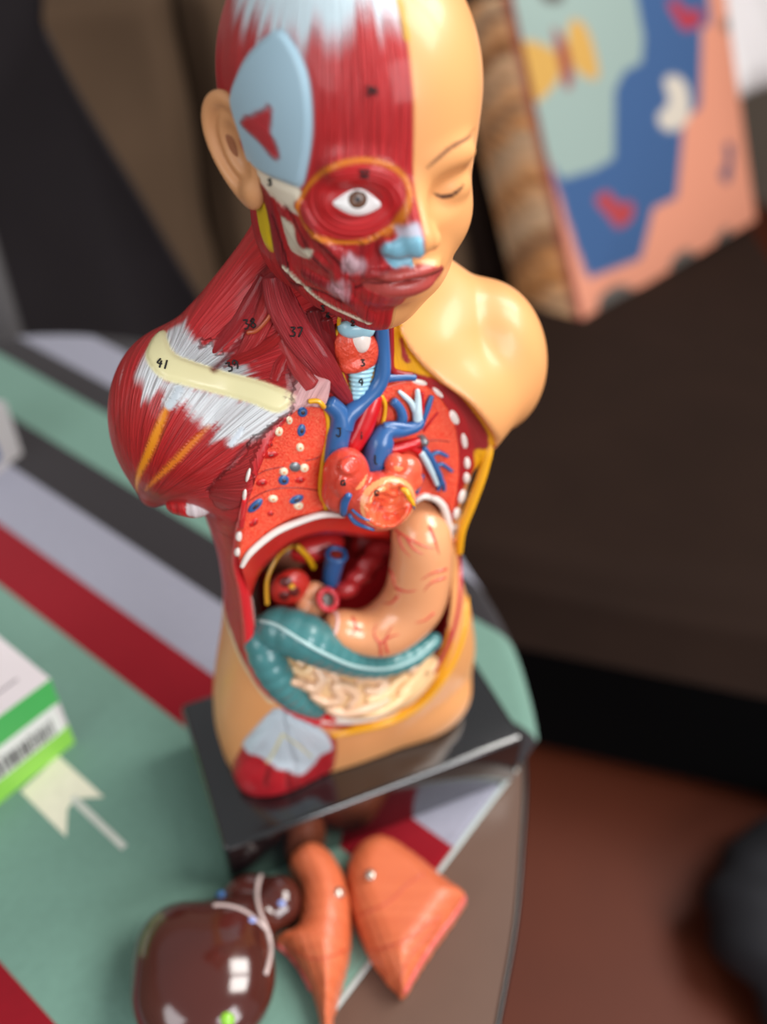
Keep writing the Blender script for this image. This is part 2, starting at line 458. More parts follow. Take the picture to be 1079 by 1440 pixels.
# scalp tendon, forehead
zb = np.interp(hu, [-16, -9, -6.2, -4.8, -3.6, -2.6, -1.2, 0.2], [41.8, 42.4, 42.0, 41.3, 41.4, 41.8, 42.3, 42.7])
dd = zb-hv+0.5*(noise1(hu*1.1)-0.5)+0.8*(noise1(hu*5.3+9)-0.5)+0.5*(noise1(hu*13+2)-0.5)
H.fib = np.where(H.mask, fd(hu, hv), H.fib); H.fw = np.where(H.mask, 0.95, 0)
H.blend(sstep(0.6, -0.6, dd), lin((200, 220, 228)))
H.fw = np.where(dd < 0, 0.25, H.fw)
# back of the head behind the ear
H.fill([('uv', -16, 33), ('uv', -9.0, 33), ('uv', -8.4, 38.5), ('uv', -8.6, 40.2), ('uv', -7.4, 41.4), ('uv', -9.5, 42.0), ('uv', -16, 41.5)], lin((192, 58, 64)), 0.3, fw=0.6, streak=0.2)
TEMPLE = [(392, 40), (352, 72), (332, 108), (324, 140), (338, 190), (350, 226), (368, 244), (400, 258), (424, 263), (435, 228), (441, 175), (436, 112), (418, 66)]
H.fill(TEMPLE, lin((166, 198, 214)), 0.06, fw=0.0, raise_=0.12, rsoft=0.25)
H.fill([(342, 170), (372, 158), (383, 156), (384, 185), (397, 215), (389, 222), (366, 196)], lin((190, 50, 58)), 0.12, fib=lambda u, v: (v+0.35*u)*9, fw=0.5, streak=0.2)
H.fill([(352, 226), (376, 244), (405, 258), (424, 268), (426, 302), (402, 292), (372, 262)], BONE, 0.05, fw=0.0, raise_=0.08)
# ring muscle of the eye
RING = [(500+77*math.cos(t), 283+57*math.sin(t)-0.12*77*math.cos(t)) for t in np.linspace(0, 2*math.pi, 25)[:-1]]
eye_c = H.P([(502, 284)])[0]
rad = lambda u, v: np.hypot((u-eye_c[0])*0.8, v-eye_c[1])*9.0
H.fill(RING, lin((194, 34, 38)), 0.05, fib=rad, fw=0.8, raise_=0.07, rsoft=0.35)
# muscles of the cheek and jaw
for pts, w, c in [([(424, 290), (445, 330), (470, 362), (482, 395)], 0.20, (176, 40, 44)), ([(395, 290), (415, 330), (455, 372), (478, 400)], 0.22, (184, 44, 48)),
                  ([(445, 335), (470, 350), (500, 372)], 0.15, (176, 40, 44)), ([(515, 340), (505, 360), (498, 376)], 0.17, (170, 36, 42)),
                  ([(535, 335), (530, 365), (520, 385)], 0.15, (176, 38, 42)), ([(375, 270), (388, 320), (400, 372), (415, 396)], 0.36, (150, 34, 42)),
                  ([(482, 408), (500, 428), (520, 448)], 0.20, (184, 44, 50)), ([(500, 390), (530, 386), (560, 390)], 0.15, (172, 44, 46)), ([(430, 385), (470, 405), (490, 420)], 0.2, (150, 30, 40))]:
    H.stroke(pts, w, lin(c), 0.08, raise_=0.10)
for pts in [[(402, 290), (425, 335), (462, 380)], [(436, 322), (462, 350), (486, 382)], [(410, 395), (450, 410), (480, 425)], [(545, 385), (520, 395), (500, 405)], [(385, 300), (400, 350), (410, 385)]]:
    H.stroke(pts, 0.05, lin((92, 14, 22)), 0.05, raise_=-0.05)
H.stroke(RING+RING[:1], 0.075, lin((214, 120, 28)), 0.05, raise_=0.04, fw=0.0)
H.fill([(396, 302), (413, 316), (424, 344), (441, 351), (434, 364), (412, 354), (402, 332)], lin((214, 206, 184)), 0.04, fw=0.1, raise_=0.06)
H.fill([(484, 363), (496, 358), (512, 372), (500, 382), (486, 378)], lin((206, 170, 178)), 0.14, fw=0.6, streak=0.2)
H.fill([(470, 392), (484, 394), (487, 414), (474, 418), (464, 408)], lin((200, 150, 158)), 0.16, fw=0.6, streak=0.25)
H.stroke([(402, 374), (428, 402), (462, 428), (500, 446), (520, 453)], 0.09, lin((226, 214, 190)), 0.04, raise_=0.06, fw=0)
H.fill([(360, 278), (372, 280), (380, 305), (386, 352), (374, 346), (364, 315)], lin((206, 176, 24)), 0.05, fw=0.0, raise_=0.10)
# cartilage of the nose
H.fill([(558, 318), (586, 312), (594, 336), (566, 340)], lin((206, 206, 222)), 0.08, fw=0.0)
H.fill([(538, 356), (542, 344), (556, 337), (578, 333), (594, 334), (597, 352), (594, 376), (572, 380), (552, 376)], lin((132, 190, 212)), 0.04, fw=0.0, raise_=0.07, rsoft=0.12)
# lips
H.mask[:] = True
H.fill([('uv', -1.45, 34.35), ('uv', -0.7, 34.86), ('uv', -0.2, 35.0), ('uv', 0.0, 34.93), ('uv', 0.2, 35.0), ('uv', 0.7, 34.84), ('uv', 1.4, 34.35), ('uv', 0.6, 33.8), ('uv', 0, 33.66), ('uv', -0.6, 33.8)], lin((174, 70, 64)), 0.05, fw=0.15)
H.stroke([('uv', -1.4, 34.35), ('uv', -0.6, 34.42), ('uv', 0, 34.38), ('uv', 0.6, 34.42), ('uv', 1.35, 34.35)], 0.035, lin((96, 30, 34)), 0.04)
# the closed eye and the eyebrow of the skin side
def uvline(pts): return [('uv',)+tuple(H.P([p])[0]) for p in pts if hit(HT_BVH, *p) is not None]
H.stroke([(599, 238), (617, 222), (640, 204), (668, 180)], 0.06, lin((104, 66, 46)), 0.035, taper=True)
H.stroke([(610, 272), (620, 276), (632, 276), (645, 268), (652, 260)], 0.075, lin((70, 42, 32)), 0.035, taper=True)
H.stroke([('uv', 0.02, 41.7), ('uv', 0.02, 42.4), ('uv', 0.0, 44.2)], 0.08, lin((206, 168, 30)), 0.04)
HV2 = HV+HN*H.dp[:, None]

# ---- body
BN = vnormals(BV, BF)
r2 = np.hypot(BV[:, 0], BV[:, 1])
bu = 7.0*np.arctan2(BV[:, 0], -BV[:, 1]); bz = BV[:, 2]
B = Painter(BV, BF, bu, bz, SKIN, BT_BVH, lambda h: (7.0*math.atan2(h[0], -h[1]), h[2]))
onpl = (np.abs(BV[:, 1]-yplane(BV[:, 2])) < 0.25) & (OPENF(BV[:, 0], BV[:, 2]) < 0.10)
incav = (BELLYF(BV[:, 0], BV[:, 2]) < 0.10) & (BV[:, 1] > yplane(BV[:, 2])-0.05) & (np.abs(BV[:, 0]) < 7) & (((BN[:, 1] < -0.3) & (BV[:, 1] > 0)) | (BV[:, 1] < 3.0)) & ~((BN*np.c_[BV[:, 0], BV[:, 1]*1.5, 0*bz]).sum(1) > 2.0)
outer = ~onpl & ~incav
B.mask = outer
# where the muscles give way to skin: the middle line and the waist
zw = np.interp(bu, [-22.5, -14, -11, -9.5, -8.2, -7.2, 0], [14.8, 14.6, 13.9, 13.2, 11.4, 9.6, 9])
side = np.maximum(BV[:, 0]+0.0, (zw-bz))
mus = sstep(0.06, -0.06, side)
B.blend(mus, MUS); B.fw = np.where(outer, 0.85*mus, 0); B.fib = bu*10.0+bz*2
B.blend(sstep(0.30, 0.12, np.abs(zw-bz))*(BV[:, 0] < -3), lin((232, 214, 176)))
B.mask = outer & (BV[:, 0] < 0.1)
# neck and trapezius
t0 = B.P([(372, 372)])[0]
trap_f = lambda u, v: (np.arctan2(BV[:, 0]+9.5, 2.5*(BV[:, 2]-27.5)+BV[:, 1])*60)
B.fib = np.where(outer & (bz > 28) & (BV[:, 0] < 0), trap_f(0, 0), B.fib)
sel = lambda c: outer & c
# shoulder and neck are unrolled about a point inside the shoulder
SC0 = np.array([-5.8, 1.6, 24.6]); SD0 = np.array([-.42, -.60, .68]); SD0 /= np.linalg.norm(SD0)
SE1 = np.cross([0, 0, 1.], SD0); SE1 /= np.linalg.norm(SE1); SE2 = np.cross(SD0, SE1)
def ster(p):
    q = np.asarray(p)-SC0; q = q/np.linalg.norm(q, axis=-1)[..., None]; k = 9.0/(1.15+q@SD0)
    return q@SE1*k, q@SE2*k
su, sv2 = ster(BV)
BODYP = B
B = Painter(BV, BF, su, sv2, SKIN, BT_BVH, lambda h: tuple(ster(np.asarray(h)[None])[i][0] for i in (0, 1)))
B.c, B.fib, B.fw, B.dp = BODYP.c, BODYP.fib, BODYP.fw, BODYP.dp
B.mask = outer & (BV[:, 0] < -0.9) & (bz > 19) & (((BV-SC0)/np.linalg.norm(BV-SC0, axis=1)[:, None])@SD0 > -0.75)
# deltoid
apex = B.P([(208, 700)])[0]
DEL = [(212, 492), (196, 512), (176, 560), (163, 620), (166, 660), (190, 706), (214, 702), (270, 694), (300, 672), (330, 640), (360, 612), (400, 580), (412, 562), (330, 548), (250, 530)]
df = fan((apex[0], apex[1]-0.4), 50)
delt = sel((BV[:, 0] < -5.6) & (bz > 21.0) & (bz < 30))
B.fib = np.where(delt, df(su, sv2), B.fib)
B.fill(DEL, lin((182, 34, 36)), 0.05, fib=df, fw=1.0)
B.stroke([(400, 582), (352, 622), (318, 660), (292, 690)], 0.07, lin((110, 14, 20)), 0.06, raise_=-0.08)
TW = [(207, 496), (190, 528), (205, 556), (228, 574), (250, 580), (262, 598), (288, 606), (312, 612), (340, 620), (366, 612), (400, 580), (396, 574), (330, 545), (262, 525), (226, 510)]
B.fill(TW, TEND, 0.20, fib=df, fw=1.0, streak=0.8, sfreq=4.0, sm=False)
TU = [(222, 474), (238, 462), (262, 446), (270, 462), (284, 482), (312, 506), (356, 532), (345, 538), (304, 530), (240, 512)]
B.fill(TU, TEND, 0.16, fib=trap_f, fw=1.0, streak=0.5, sfreq=5.0, sm=False)
B.stroke([(238, 566), (222, 605), (203, 650), (193, 692)], 0.13, lin((226, 140, 20)), 0.09, raise_=0.03, taper=True, fw=0)
B.stroke([(294, 599), (262, 632), (232, 662), (204, 690)], 0.10, lin((216, 120, 26)), 0.09, raise_=0.03, taper=True, fw=0)
B.stroke([(340, 604), (335, 612), (325, 625)], 0.09, lin((206, 214, 222)), 0.04, raise_=0.06, fw=0)
B.stroke([(252, 548), (246, 560), (238, 570)], 0.12, lin((196, 206, 212)), 0.04, raise_=0.06, fw=0)
CLAV = [(222, 468), (233, 466), (244, 494), (270, 507), (305, 518), (345, 529), (384, 541), (417, 558), (392, 581), (352, 567), (317, 557), (261, 543), (225, 531), (205, 504), (210, 484)]
B.fill(CLAV, CREAM, 0.05, fw=0.0, raise_=0.12, rsoft=0.18)
# chest muscle and flank
pc = B.P([(285, 692)])[0]
B.fill([(398, 584), (360, 622), (338, 648), (318, 664), (294, 692), (310, 716), (338, 712), (345, 690), (352, 655), (372, 612), (396, 590)], lin((172, 34, 36)), 0.06, fib=fan((pc[0]-0.6, pc[1]), 42), fw=1.0)
for pts in [[(372, 378), (366, 430), (345, 480)], [(410, 480), (408, 520), (414, 548)], [(440, 440), (455, 490), (480, 540)], [(345, 470), (320, 500), (300, 520)]]:
    B.stroke(pts, 0.09, lin((120, 14, 22)), 0.12, raise_=-0.06)
B.fill([(416, 566), (418, 538), (445, 540), (478, 546), (478, 566), (440, 572), (420, 572)], lin((218, 168, 168)), 0.35, fib=lambda u, v: u*9, fw=1.0, streak=0.6)
BODYP.c, BODYP.fib, BODYP.fw, BODYP.dp = B.c, B.fib, B.fw, B.dp; B = BODYP
# groin: white fan of tendon on a red muscle
gp = B.P([(400, 1000)])[0]
gf = fan((gp[0], gp[1]+0.8), 18)
B.mask = outer & (bz < 9)
B.fill([(385, 1004), (366, 1020), (345, 1045), (328, 1075), (336, 1116), (385, 1130), (446, 1116), (470, 1076), (472, 1040), (440, 1022), (410, 1006)], lin((176, 24, 36)), 0.06, fib=gf, fw=0.9, raise_=0.12, rsoft=0.5)
B.fill([(392, 994), (372, 1012), (348, 1040), (350, 1055), (368, 1062), (392, 1078), (424, 1084), (446, 1062), (464, 1050), (456, 1030), (430, 1010)], lin((200, 216, 226)), 0.10, fib=gf, fw=0.5, streak=0.3)
B.stroke([(398, 1030), (388, 1050), (376, 1070)], 0.05, lin((222, 210, 120)), 0.05, fw=0)
B.stroke([(398, 1030), (420, 1046), (438, 1062)], 0.05, lin((222, 210, 120)), 0.05, fw=0)
B.stroke([(378, 1075), (374, 1105)], 0.06, lin((110, 8, 18)), 0.06, raise_=-0.1)
B.stroke([(405, 1082), (408, 1108)], 0.06, lin((110, 8, 18)), 0.06, raise_=-0.1)
# sawn surface
bx = BV[:, 0]
CU = Painter(BV, BF, bx, bz, SKIN, BT_BVH, lambda h: (h[0], h[2]))
CU.c, CU.fib, CU.fw, CU.dp = B.c, B.fib, B.fw, B.dp
CU.P = lambda pts: np.array([p[1:] if len(p) == 3 else atcut(*p)[[0, 2]] for p in pts], float)
CU.mask = onpl & ~incav
CU.blend(np.ones(len(BV)), lin((170, 26, 30))); CU.fw[CU.mask] = 0.2
CU.fill([(628, 545), (650, 556), (684, 600), (690, 624), (672, 640), (655, 590), (632, 560), (606, 538)], lin((150, 34, 36)), 0.04, fw=0.5)
CU.stroke([(556, 446), (564, 474), (588, 506), (616, 531), (652, 556), (686, 602), (691, 622)], 0.11, YEL, 0.05)
CU.fill([(549, 448), (560, 448), (572, 478), (592, 506), (616, 528), (606, 530), (580, 524), (552, 520)], YEL, 0.05)
CU.fill([(562, 470), (574, 500), (578, 509), (567, 507)], lin((168, 44, 44)), 0.04)
CU.fill([(692, 622), (684, 632), (668, 634), (668, 665), (656, 700), (645, 740), (642, 775), (664, 760), (678, 690), (690, 650)], lin((228, 160, 16)), 0.05)
CU.stroke([(676, 640), (672, 680), (654, 740), (646, 780)], 0.04, lin((178, 110, 10)), 0.04)
rim = np.interp(bz, [5, 8, 12, 18, 22], [1, 1, 1, 1, 1])
CU.fill([(640, 770), (652, 790), (660, 840), (648, 905), (615, 970), (560, 1012), (505, 1030), (500, 1004), (552, 992), (600, 950), (630, 893), (641, 830)], lin((234, 160, 24)), 0.05)
CU.stroke([(640, 760), (647, 832), (636, 895), (606, 955), (575, 980)], 0.13, lin((184, 40, 60)), 0.05)
CU.fill([(462, 1000), (505, 1004), (556, 992), (570, 988), (552, 1006), (505, 1014), (462, 1012)], lin((236, 228, 216)), 0.05)
CU.fill([(330, 770), (346, 790), (352, 850), (356, 900), (372, 950), (400, 982), (462, 1004), (462, 1022), (385, 1000), (345, 950), (330, 880)], lin((214, 48, 58)), 0.05)
CU.mask = incav
CU.blend(np.ones(len(BV)), lin((150, 14, 20))); CU.fw[CU.mask] = 0.1
CU.c[incav & (bz > 16.5)] = lin((196, 26, 26)); 
CU.c[incav & (BV[:, 0] < -4.6) & (bz > 8) & (bz < 17)] = lin((210, 190, 180))
BV2 = BV+BN*CU.dp[:, None]
B.c, B.fib, B.fw = CU.c, CU.fib, CU.fw
BODY = bvh(BV2, BF); HEAD = bvh(HV2, HF)
# ------------------------------------------------------------------ materials of the model
PLASTIC = painted('painted_plastic')
LUNGM = painted('speckled_lung_paint', rough=0.42, grain=0.8, gscale=1500, gcol=0.45)
ORGAN = painted('organ_paint', rough=0.3, coat=0.5, fcol=0.2)
def paintmat(name, rgb, rough=0.35, coat=0.4, **k): return plain(name, rgb, rough, coat, **k)
M_vein = paintmat('blue_vein_paint', (44, 94, 152)); M_art = paintmat('red_artery_paint', (198, 14, 24)); M_bron = paintmat('pale_bronchus_paint', (196, 218, 226))
M_yel = paintmat('yellow_fat_paint', (232, 170, 20)); M_white = paintmat('white_rib_paint', (238, 226, 218)); M_dark = paintmat('dark_lumen_paint', (54, 28, 34), 0.5)
M_spot = paintmat('dark_red_spot_paint', (196, 14, 14)); M_mag = plain('steel_magnet', (128, 134, 138), 0.35, metal=0.6); M_ink = plain('black_ink', (20, 18, 20), 0.6)
M_cart = paintmat('pale_blue_cartilage_paint', (164, 212, 228)); M_cream = paintmat('cream_ring_paint', (240, 222, 190))
M_redm = paintmat('red_muscle_paint', (178, 22, 26)); M_gran = plain('thyroid_paint', (222, 74, 48), 0.4, 0.3, noise=0.15, nscale=300, bump=0.9, bscale=700)
M_eye = paintmat('eye_white_paint', (242, 240, 238), 0.2); M_iris = paintmat('brown_iris_paint', (96, 62, 42), 0.25)
M_tan = paintmat('tan_gut_paint', (222, 150, 108)); M_kid = paintmat('kidney_paint', (196, 44, 34)); M_fascia = paintmat('dark_yellow_fat_paint', (200, 140, 18))
M_tip = paintmat('dark_ear_hollow', (170, 112, 72))

FIG = empty('anatomical_torso_model', (0, 0, -4.886), 'half-skinned anatomical torso model with painted muscles and open chest, standing on a black plinth', 'anatomical model')
FIG['group'] = 'pieces of the anatomical model'; del FIG['group']
torso = build('torso', BV2, BF, PLASTIC, FIG, attrs={'paint': B.c, 'fib': B.fib, 'fibw': B.fw})
head = build('head', HV2, HF, PLASTIC, FIG, attrs={'paint': H.c, 'fib': H.fib, 'fibw': H.fw})
GLOSSB = plain('black_gloss_plastic', (15, 15, 17), 0.14, 1.0, noise=0.1, bump=0.05, bscale=90)
GLOSSB.node_tree.nodes['Principled BSDF'].inputs['Coat IOR'].default_value = 1.65
V, F = rbox((0, -0.05, -2.443), (10.1, 5.62, 2.443), 0.36, 4)
build('plinth', V, F, GLOSSB, FIG)

def pxcm(p): return float(np.dot(np.asarray(p)-CAM, FW))/FPX       # centimetres per pixel there
def hits(trees, px, py):
    best, bn, bd = None, None, 1e9
    for t in trees:
        r = t.ray_cast(Vector(CAM), Vector(ray(px, py)))
        if r[0] is not None and r[3] < bd: best, bn, bd = np.array(r[0]), np.array(r[1]), r[3]
    if bn is not None and bn.dot(ray(px, py)) > 0: bn = -bn
    return best, bn
def dome(poly, trees, h=0.08, sink=0.06, rings=5, n=4):
    """a low button on a surface; poly in photograph pixels, star shaped about its middle"""
    P = spline(np.array(poly, float), n, True); c = P.mean(0)
    c0, n0 = hits(trees, *c)
    if c0 is None: return np.zeros((0, 3)), []
    V, F = [c0+n0*h], []
    m = len(P)
    for k in range(1, rings+1):
        t = k/rings
        for p in P:
            q, nn = hits(trees, *(c+(p-c)*t))
            if q is None: q, nn = c0, n0
            if nn.dot(n0) < 0.3 or np.linalg.norm(q-c0) > 4: nn = n0; d = ray(*(c+(p-c)*t)); q = CAM+d*(np.dot(c0-CAM, n0)/np.dot(d, n0))
            V.append(q+n0*(h*math.sqrt(max(0, 1-t*t))-sink*(t > 0.99)))
    for j in range(m): F.append((0, 1+j, 1+(j+1) % m))
    for k in range(rings-1):
        for j in range(m):
            a = 1+k*m; b = a+m; F.append((a+j, b+j, b+(j+1) % m, a+(j+1) % m))
    return np.array(V), F
def oval(cx, cy, rx, ry, rot=0, k=10):
    t = np.linspace(0, 2*math.pi, k, endpoint=False); a = math.radians(rot)
    x = rx*np.cos(t); y = ry*np.sin(t)
    return np.c_[cx+x*math.cos(a)-y*math.sin(a), cy+x*math.sin(a)+y*math.cos(a)]
def line_on(pts, trees, r, lift=0.0, n=8, k=6, scr=True):
    Q = spline(np.array(pts, float), k); out = []
    for p in Q:
        q, nn = hits(trees, *p)
        if q is None: continue
        out.append(q+nn*lift)
    rr = r if np.isscalar(r) else np.interp(np.linspace(0, 1, len(out)), np.linspace(0, 1, len(r)), r)
    return tube(np.array(out), rr, n)
def slab(poly, front, back, rnd=0.25, bump=None, h=0.1):
    Pz = rounded(poly_xz(poly)); fn = field2(Pz)
    lo = Pz.min(0)-0.4; hi = Pz.max(0)+0.4
    ys = [yplane(lo[1]), yplane(hi[1])]
    def sd(X):
        yy = X[1]-yplane(X[2])
        D = smax(fn(X[0], X[2]), np.maximum(-front-yy, yy-back), rnd)
        return D
    return surface(sd, (lo[0], min(ys)-front-0.4, lo[1]), (hi[0], max(ys)+back+0.4, hi[1]), h)
def plainattr(V, rgb, n=None): return {'paint': np.tile(lin(rgb), (len(V), 1)), 'fib': np.zeros(len(V)), 'fibw': np.zeros(len(V))}

# ---- ear
def ear():
    top, low, out = atx(303, 126, -4.75), atx(360, 286, -4.05), None
    mid = 0.5*(top+low); ax = (top-low)/np.linalg.norm(top-low); L = np.linalg.norm(top-low)/2
    nrm = np.array([-0.86, -0.42, 0.2]); nrm -= ax*nrm.dot(ax); nrm /= np.linalg.norm(nrm)   # the way the hollow faces
    wd = np.cross(nrm, ax); wd /= np.linalg.norm(wd)
    if wd[1] < 0: wd = -wd                                            # towards the back of the head
    M = np.c_[wd, nrm, ax]
    c = mid+wd*0.05
    def sd(X):
        q = [X[0]-c[0], X[1]-c[1], X[2]-c[2]]
        a = M[0, 0]*q[0]+M[1, 0]*q[1]+M[2, 0]*q[2]; b = M[0, 1]*q[0]+M[1, 1]*q[1]+M[2, 1]*q[2]; t = M[0, 2]*q[0]+M[1, 2]*q[1]+M[2, 2]*q[2]
        w = 1.08+0.28*np.clip(t/L, -1, 1)
        sh = np.sqrt((a/w)**2+(t/L)**2)
        rimd = np.abs(sh-0.86)*0.9-0.20+0.0*b
        plate = smax((sh-0.92)*0.9, np.abs(b+0.12)-0.16, 0.1)
        rim = np.sqrt(np.maximum(0, np.abs(sh-0.86)*w)**2+(b-0.08)**2)-0.19
        D = smin(plate, rim, 0.15)
        D = smin(D, np.sqrt((np.abs(np.sqrt(((a+0.12)/0.62)**2+((t-0.1)/(L*0.6))**2)-0.8)*0.6)**2+(b-0.03)**2)-0.13, 0.12)
        D = smin(D, ell(X, tuple(c-ax*L*0.78-wd*0.15), (0.42, 0.42, 0.5)), 0.25)
        D = smax(D, -ell([a, b, t], (-0.2, 0.22, -0.25), (0.34, 0.3, 0.62)), 0.1)
        return D
    return surface(sd, c-2.7, c+2.7, 0.075)
V, F = ear()
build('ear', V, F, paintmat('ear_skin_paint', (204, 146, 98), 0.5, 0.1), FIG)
EART = bvh(V, F)
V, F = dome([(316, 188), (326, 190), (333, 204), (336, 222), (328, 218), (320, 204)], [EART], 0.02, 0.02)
if len(F): build('ear_hollow_shade', V, F, paintmat('ear_hollow_shade_paint', (150, 92, 58), 0.6, 0.0), FIG)  # shade of the ear's hollow, put in as a brown patch
V, F = ear(); V = V*np.array([-1, 1, 1]); F = np.asarray(F)[:, ::-1]
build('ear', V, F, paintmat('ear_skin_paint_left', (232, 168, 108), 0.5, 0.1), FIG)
# ---- open eye
eyp = [(466, 286), (478, 275), (493, 267), (508, 265), (522, 272), (538, 288), (524, 299), (508, 304), (494, 303), (480, 297)]
V, F = dome(eyp, [HEAD], 0.12, 0.03, 6)
eye = build('eye', V, F, M_eye, FIG); tag(eye, 'white painted eye with brown iris')
EYE = bvh(V, F)
V, F = dome(oval(503, 280.5, 14.5, 14), [EYE, HEAD], 0.03, 0.01); iris = build('iris', V, F, M_iris, eye)
V, F = dome(oval(503, 280.5, 5, 5), [EYE, HEAD], 0.05, 0.0); build('pupil', V, F, M_ink, eye)

# ---- straps of neck muscle with real fibres
def strap(name, pts, r, rgb, flat=0.55, lift=0.0, kf=9, tree=None):
    Q = spline(np.array(pts, float), 6); out = []; nn_ = []
    for p in Q:
        q, nn = hits(tree or [BODY], *p)
        if q is not None: out.append(q); nn_.append(nn)
    out = np.array(out); nn_ = np.array(nn_); k = len(out)
    ker = np.array([1, 2, 3, 2, 1.])/9
    if k > 6:
        for _ in range(2):
            pad = np.vstack([out[:1]]*2+[out]+[out[-1:]]*2); out = sum(ker[i]*pad[i:i+k] for i in range(5))
    nm = nn_.mean(0); nm /= np.linalg.norm(nm); out = out+nm*lift
    rr = np.interp(np.linspace(0, 1, k), np.linspace(0, 1, len(r)), r)
    n = 28
    V, F = tube(out, rr, n, flat=flat, flatdir=nm)
    fib = np.r_[np.tile(np.abs(((np.arange(n)/n*2*kf+0.0) % (2*kf))-kf), k), 0, 0]*1.3
    w = np.r_[np.repeat(np.interp(np.linspace(0, 1, k), [0, .85, 1], [1, 1, .6]), n), 0, 0]
    return build(name, V, F, PLASTIC, FIG, attrs={'paint': np.tile(lin(rgb), (len(V), 1)), 'fib': fib*3.6, 'fibw': w})
for pts, r, c, lf in [([(388, 384), (398, 425), (422, 470), (455, 515), (497, 572)], [0.55, 0.75, 0.75, 0.6, 0.22], (188, 46, 54), 0.05),
                  ([(384, 388), (378, 430), (356, 478), (330, 512)], [0.25, 0.45, 0.42, 0.2], (196, 44, 46), -0.06),
                  ([(402, 462), (380, 484), (345, 500), (318, 512)], [0.16, 0.25, 0.22, 0.1], (206, 40, 40), 0.02),
                  ([(405, 492), (394, 515), (384, 538)], [0.15, 0.3, 0.25], (196, 30, 34), -0.08), ([(372, 382), (352, 425), (322, 470), (295, 500)], [0.2, 0.35, 0.3, 0.15], (190, 44, 50), -0.1),
                  ([(360, 410), (335, 450), (300, 480)], [0.2, 0.3, 0.2], (190, 40, 46), -0.12),
                  ([(440, 432), (452, 470), (470, 515)], [0.3, 0.36, 0.3], (150, 26, 34), 0.0), ([(458, 444), (466, 480), (476, 515)], [0.25, 0.25, 0.2], (160, 26, 34), 0.05),
                  ([(392, 440), (400, 480), (420, 520), (440, 545)], [0.2, 0.34, 0.4, 0.4], (204, 60, 62), -0.1)]:
    strap('neck_muscle', pts, r, c, lift=lf)
V, F = line_on([(390, 418), (384, 440), (366, 462), (352, 470)], [BODY], 0.09, 0.24); build('neck_nerve', V, F, paintmat('ochre_nerve_paint', (176, 78, 40)), FIG)
# muscle stump in the armpit
c = at(276, 706, -2.0)
def sd(X):
    D = ell(X, c, (0.95, 0.8, 0.62)); D = smin(D, ell(X, c+np.array([-.7, .3, -.05]), (.6, .6, .45)), .25); return smin(D, ell(X, c+np.array([.75, -.1, -.1]), (.5, .6, .5)), .2)
V, F = surface(sd, c-2, c+2, 0.08); nv = vnormals(V, F)
dd = np.hypot((V[:, 0]-c[0]-0.05)/0.62, (V[:, 2]-c[2]-0.12)/0.42)+0.3*(noise1(V[:, 0]*9)-.5)
cc = np.where((dd < 1)[:, None] & (nv[:, 1] < 0.4)[:, None], lin((238, 226, 228)), lin((200, 26, 30)))
build('armpit_muscle', V, F, PLASTIC, FIG, attrs={'paint': cc, 'fib': V[:, 0]*9, 'fibw': np.ones(len(V))})

# ---- lungs in section
RL = [(432, 566), (448, 566), (458, 580), (460, 610), (452, 650), (449, 690), (458, 712), (440, 722), (412, 728), (378, 748), (350, 775), (337, 790), (336, 765), (343, 708), (355, 660), (374, 622), (398, 590), (412, 574)]
LL = [(530, 548), (548, 538), (575, 532), (602, 543), (626, 568), (641, 600), (646, 645), (643, 690), (636, 722), (626, 708), (606, 696), (585, 704), (556, 700), (530, 660), (528, 600)]
def lung(name, poly, front=0.12):
    V, F = slab(poly, front, 0.5, 0.18)
    nz = noise1(V[:, 0]*3.1+V[:, 2]*2.3)*0.5
    cc = lin((244, 60, 30))*(1-nz[:, None])+lin((228, 42, 26))*nz[:, None]
    o = build(name, V, F, LUNGM, FIG, attrs={'paint': cc, 'fib': V[:, 0], 'fibw': np.zeros(len(V))})
    return o, bvh(V, F)
rl, RLT = lung('right_lung', RL); ll, LLT = lung('left_lung', LL)
CH = [RLT, LLT, BODY]
def button(name, mat, poly, parent=FIG, h=0.08, trees=CH):
    V, F = dome(poly, trees, h)
    if len(F): return build(name, V, F, mat, parent)
for cx, cy, rx, ry, a in [(425.5, 579.5, 8, 8, 0), (424, 605, 6.5, 10, 10), (399, 675, 8.5, 8, 0), (417, 702, 12, 6, -25), (359, 711, 15, 6.5, -42)]:
    o = button('vein_opening', M_vein, oval(cx, cy, rx, ry, a), rl, 0.10)
    Vc, Fc = dome(oval(cx, cy, rx*.55, ry*.5, a), CH, 0.13, 0.0); build('lumen', Vc, Fc, M_dark, o)
for cx, cy, rx, ry, a in [(407, 591, 5, 6.5, 0), (392.5, 607, 6, 7.5, 20), (422, 629, 6, 6.5, 0), (399, 663, 7, 6, 0), (428, 658, 7, 6.5, -20), (384, 701, 7.5, 5.5, 0), (420, 711, 7.5, 6, -10)]:
    o = button('bronchus_opening', M_cream, oval(cx, cy, rx, ry, a), rl, 0.11)
    Vc, Fc = dome(oval(cx, cy, rx*.45, ry*.45, a), CH, 0.13, 0.0); build('lumen', Vc, Fc, paintmat('orange_lumen', (240, 150, 90)), o)
for cx, cy, rx, ry, a in [(380.6, 625, 4, 5, 0), (380, 640, 13, 5.5, -8), (368, 679, 9.5, 5.5, -5), (422, 675, 8, 5, -8), (380.6, 722, 5, 4, 0), (357, 735, 9, 5, -40)]:
    o = button('artery_opening', M_spot, oval(cx, cy, rx, ry, a), rl, 0.06)
    Vc, Fc = dome(oval(cx+1, cy, rx*.5, ry*.45, a), CH, 0.08, 0.0); build('lumen', Vc, Fc, paintmat('deep_red_lumen', (130, 6, 8)), o)
button('magnet', M_mag, oval(415, 656.5, 9, 7.5), rl, 0.12); button('magnet', M_mag, oval(593, 618, 8, 7.5), ll, 0.5)
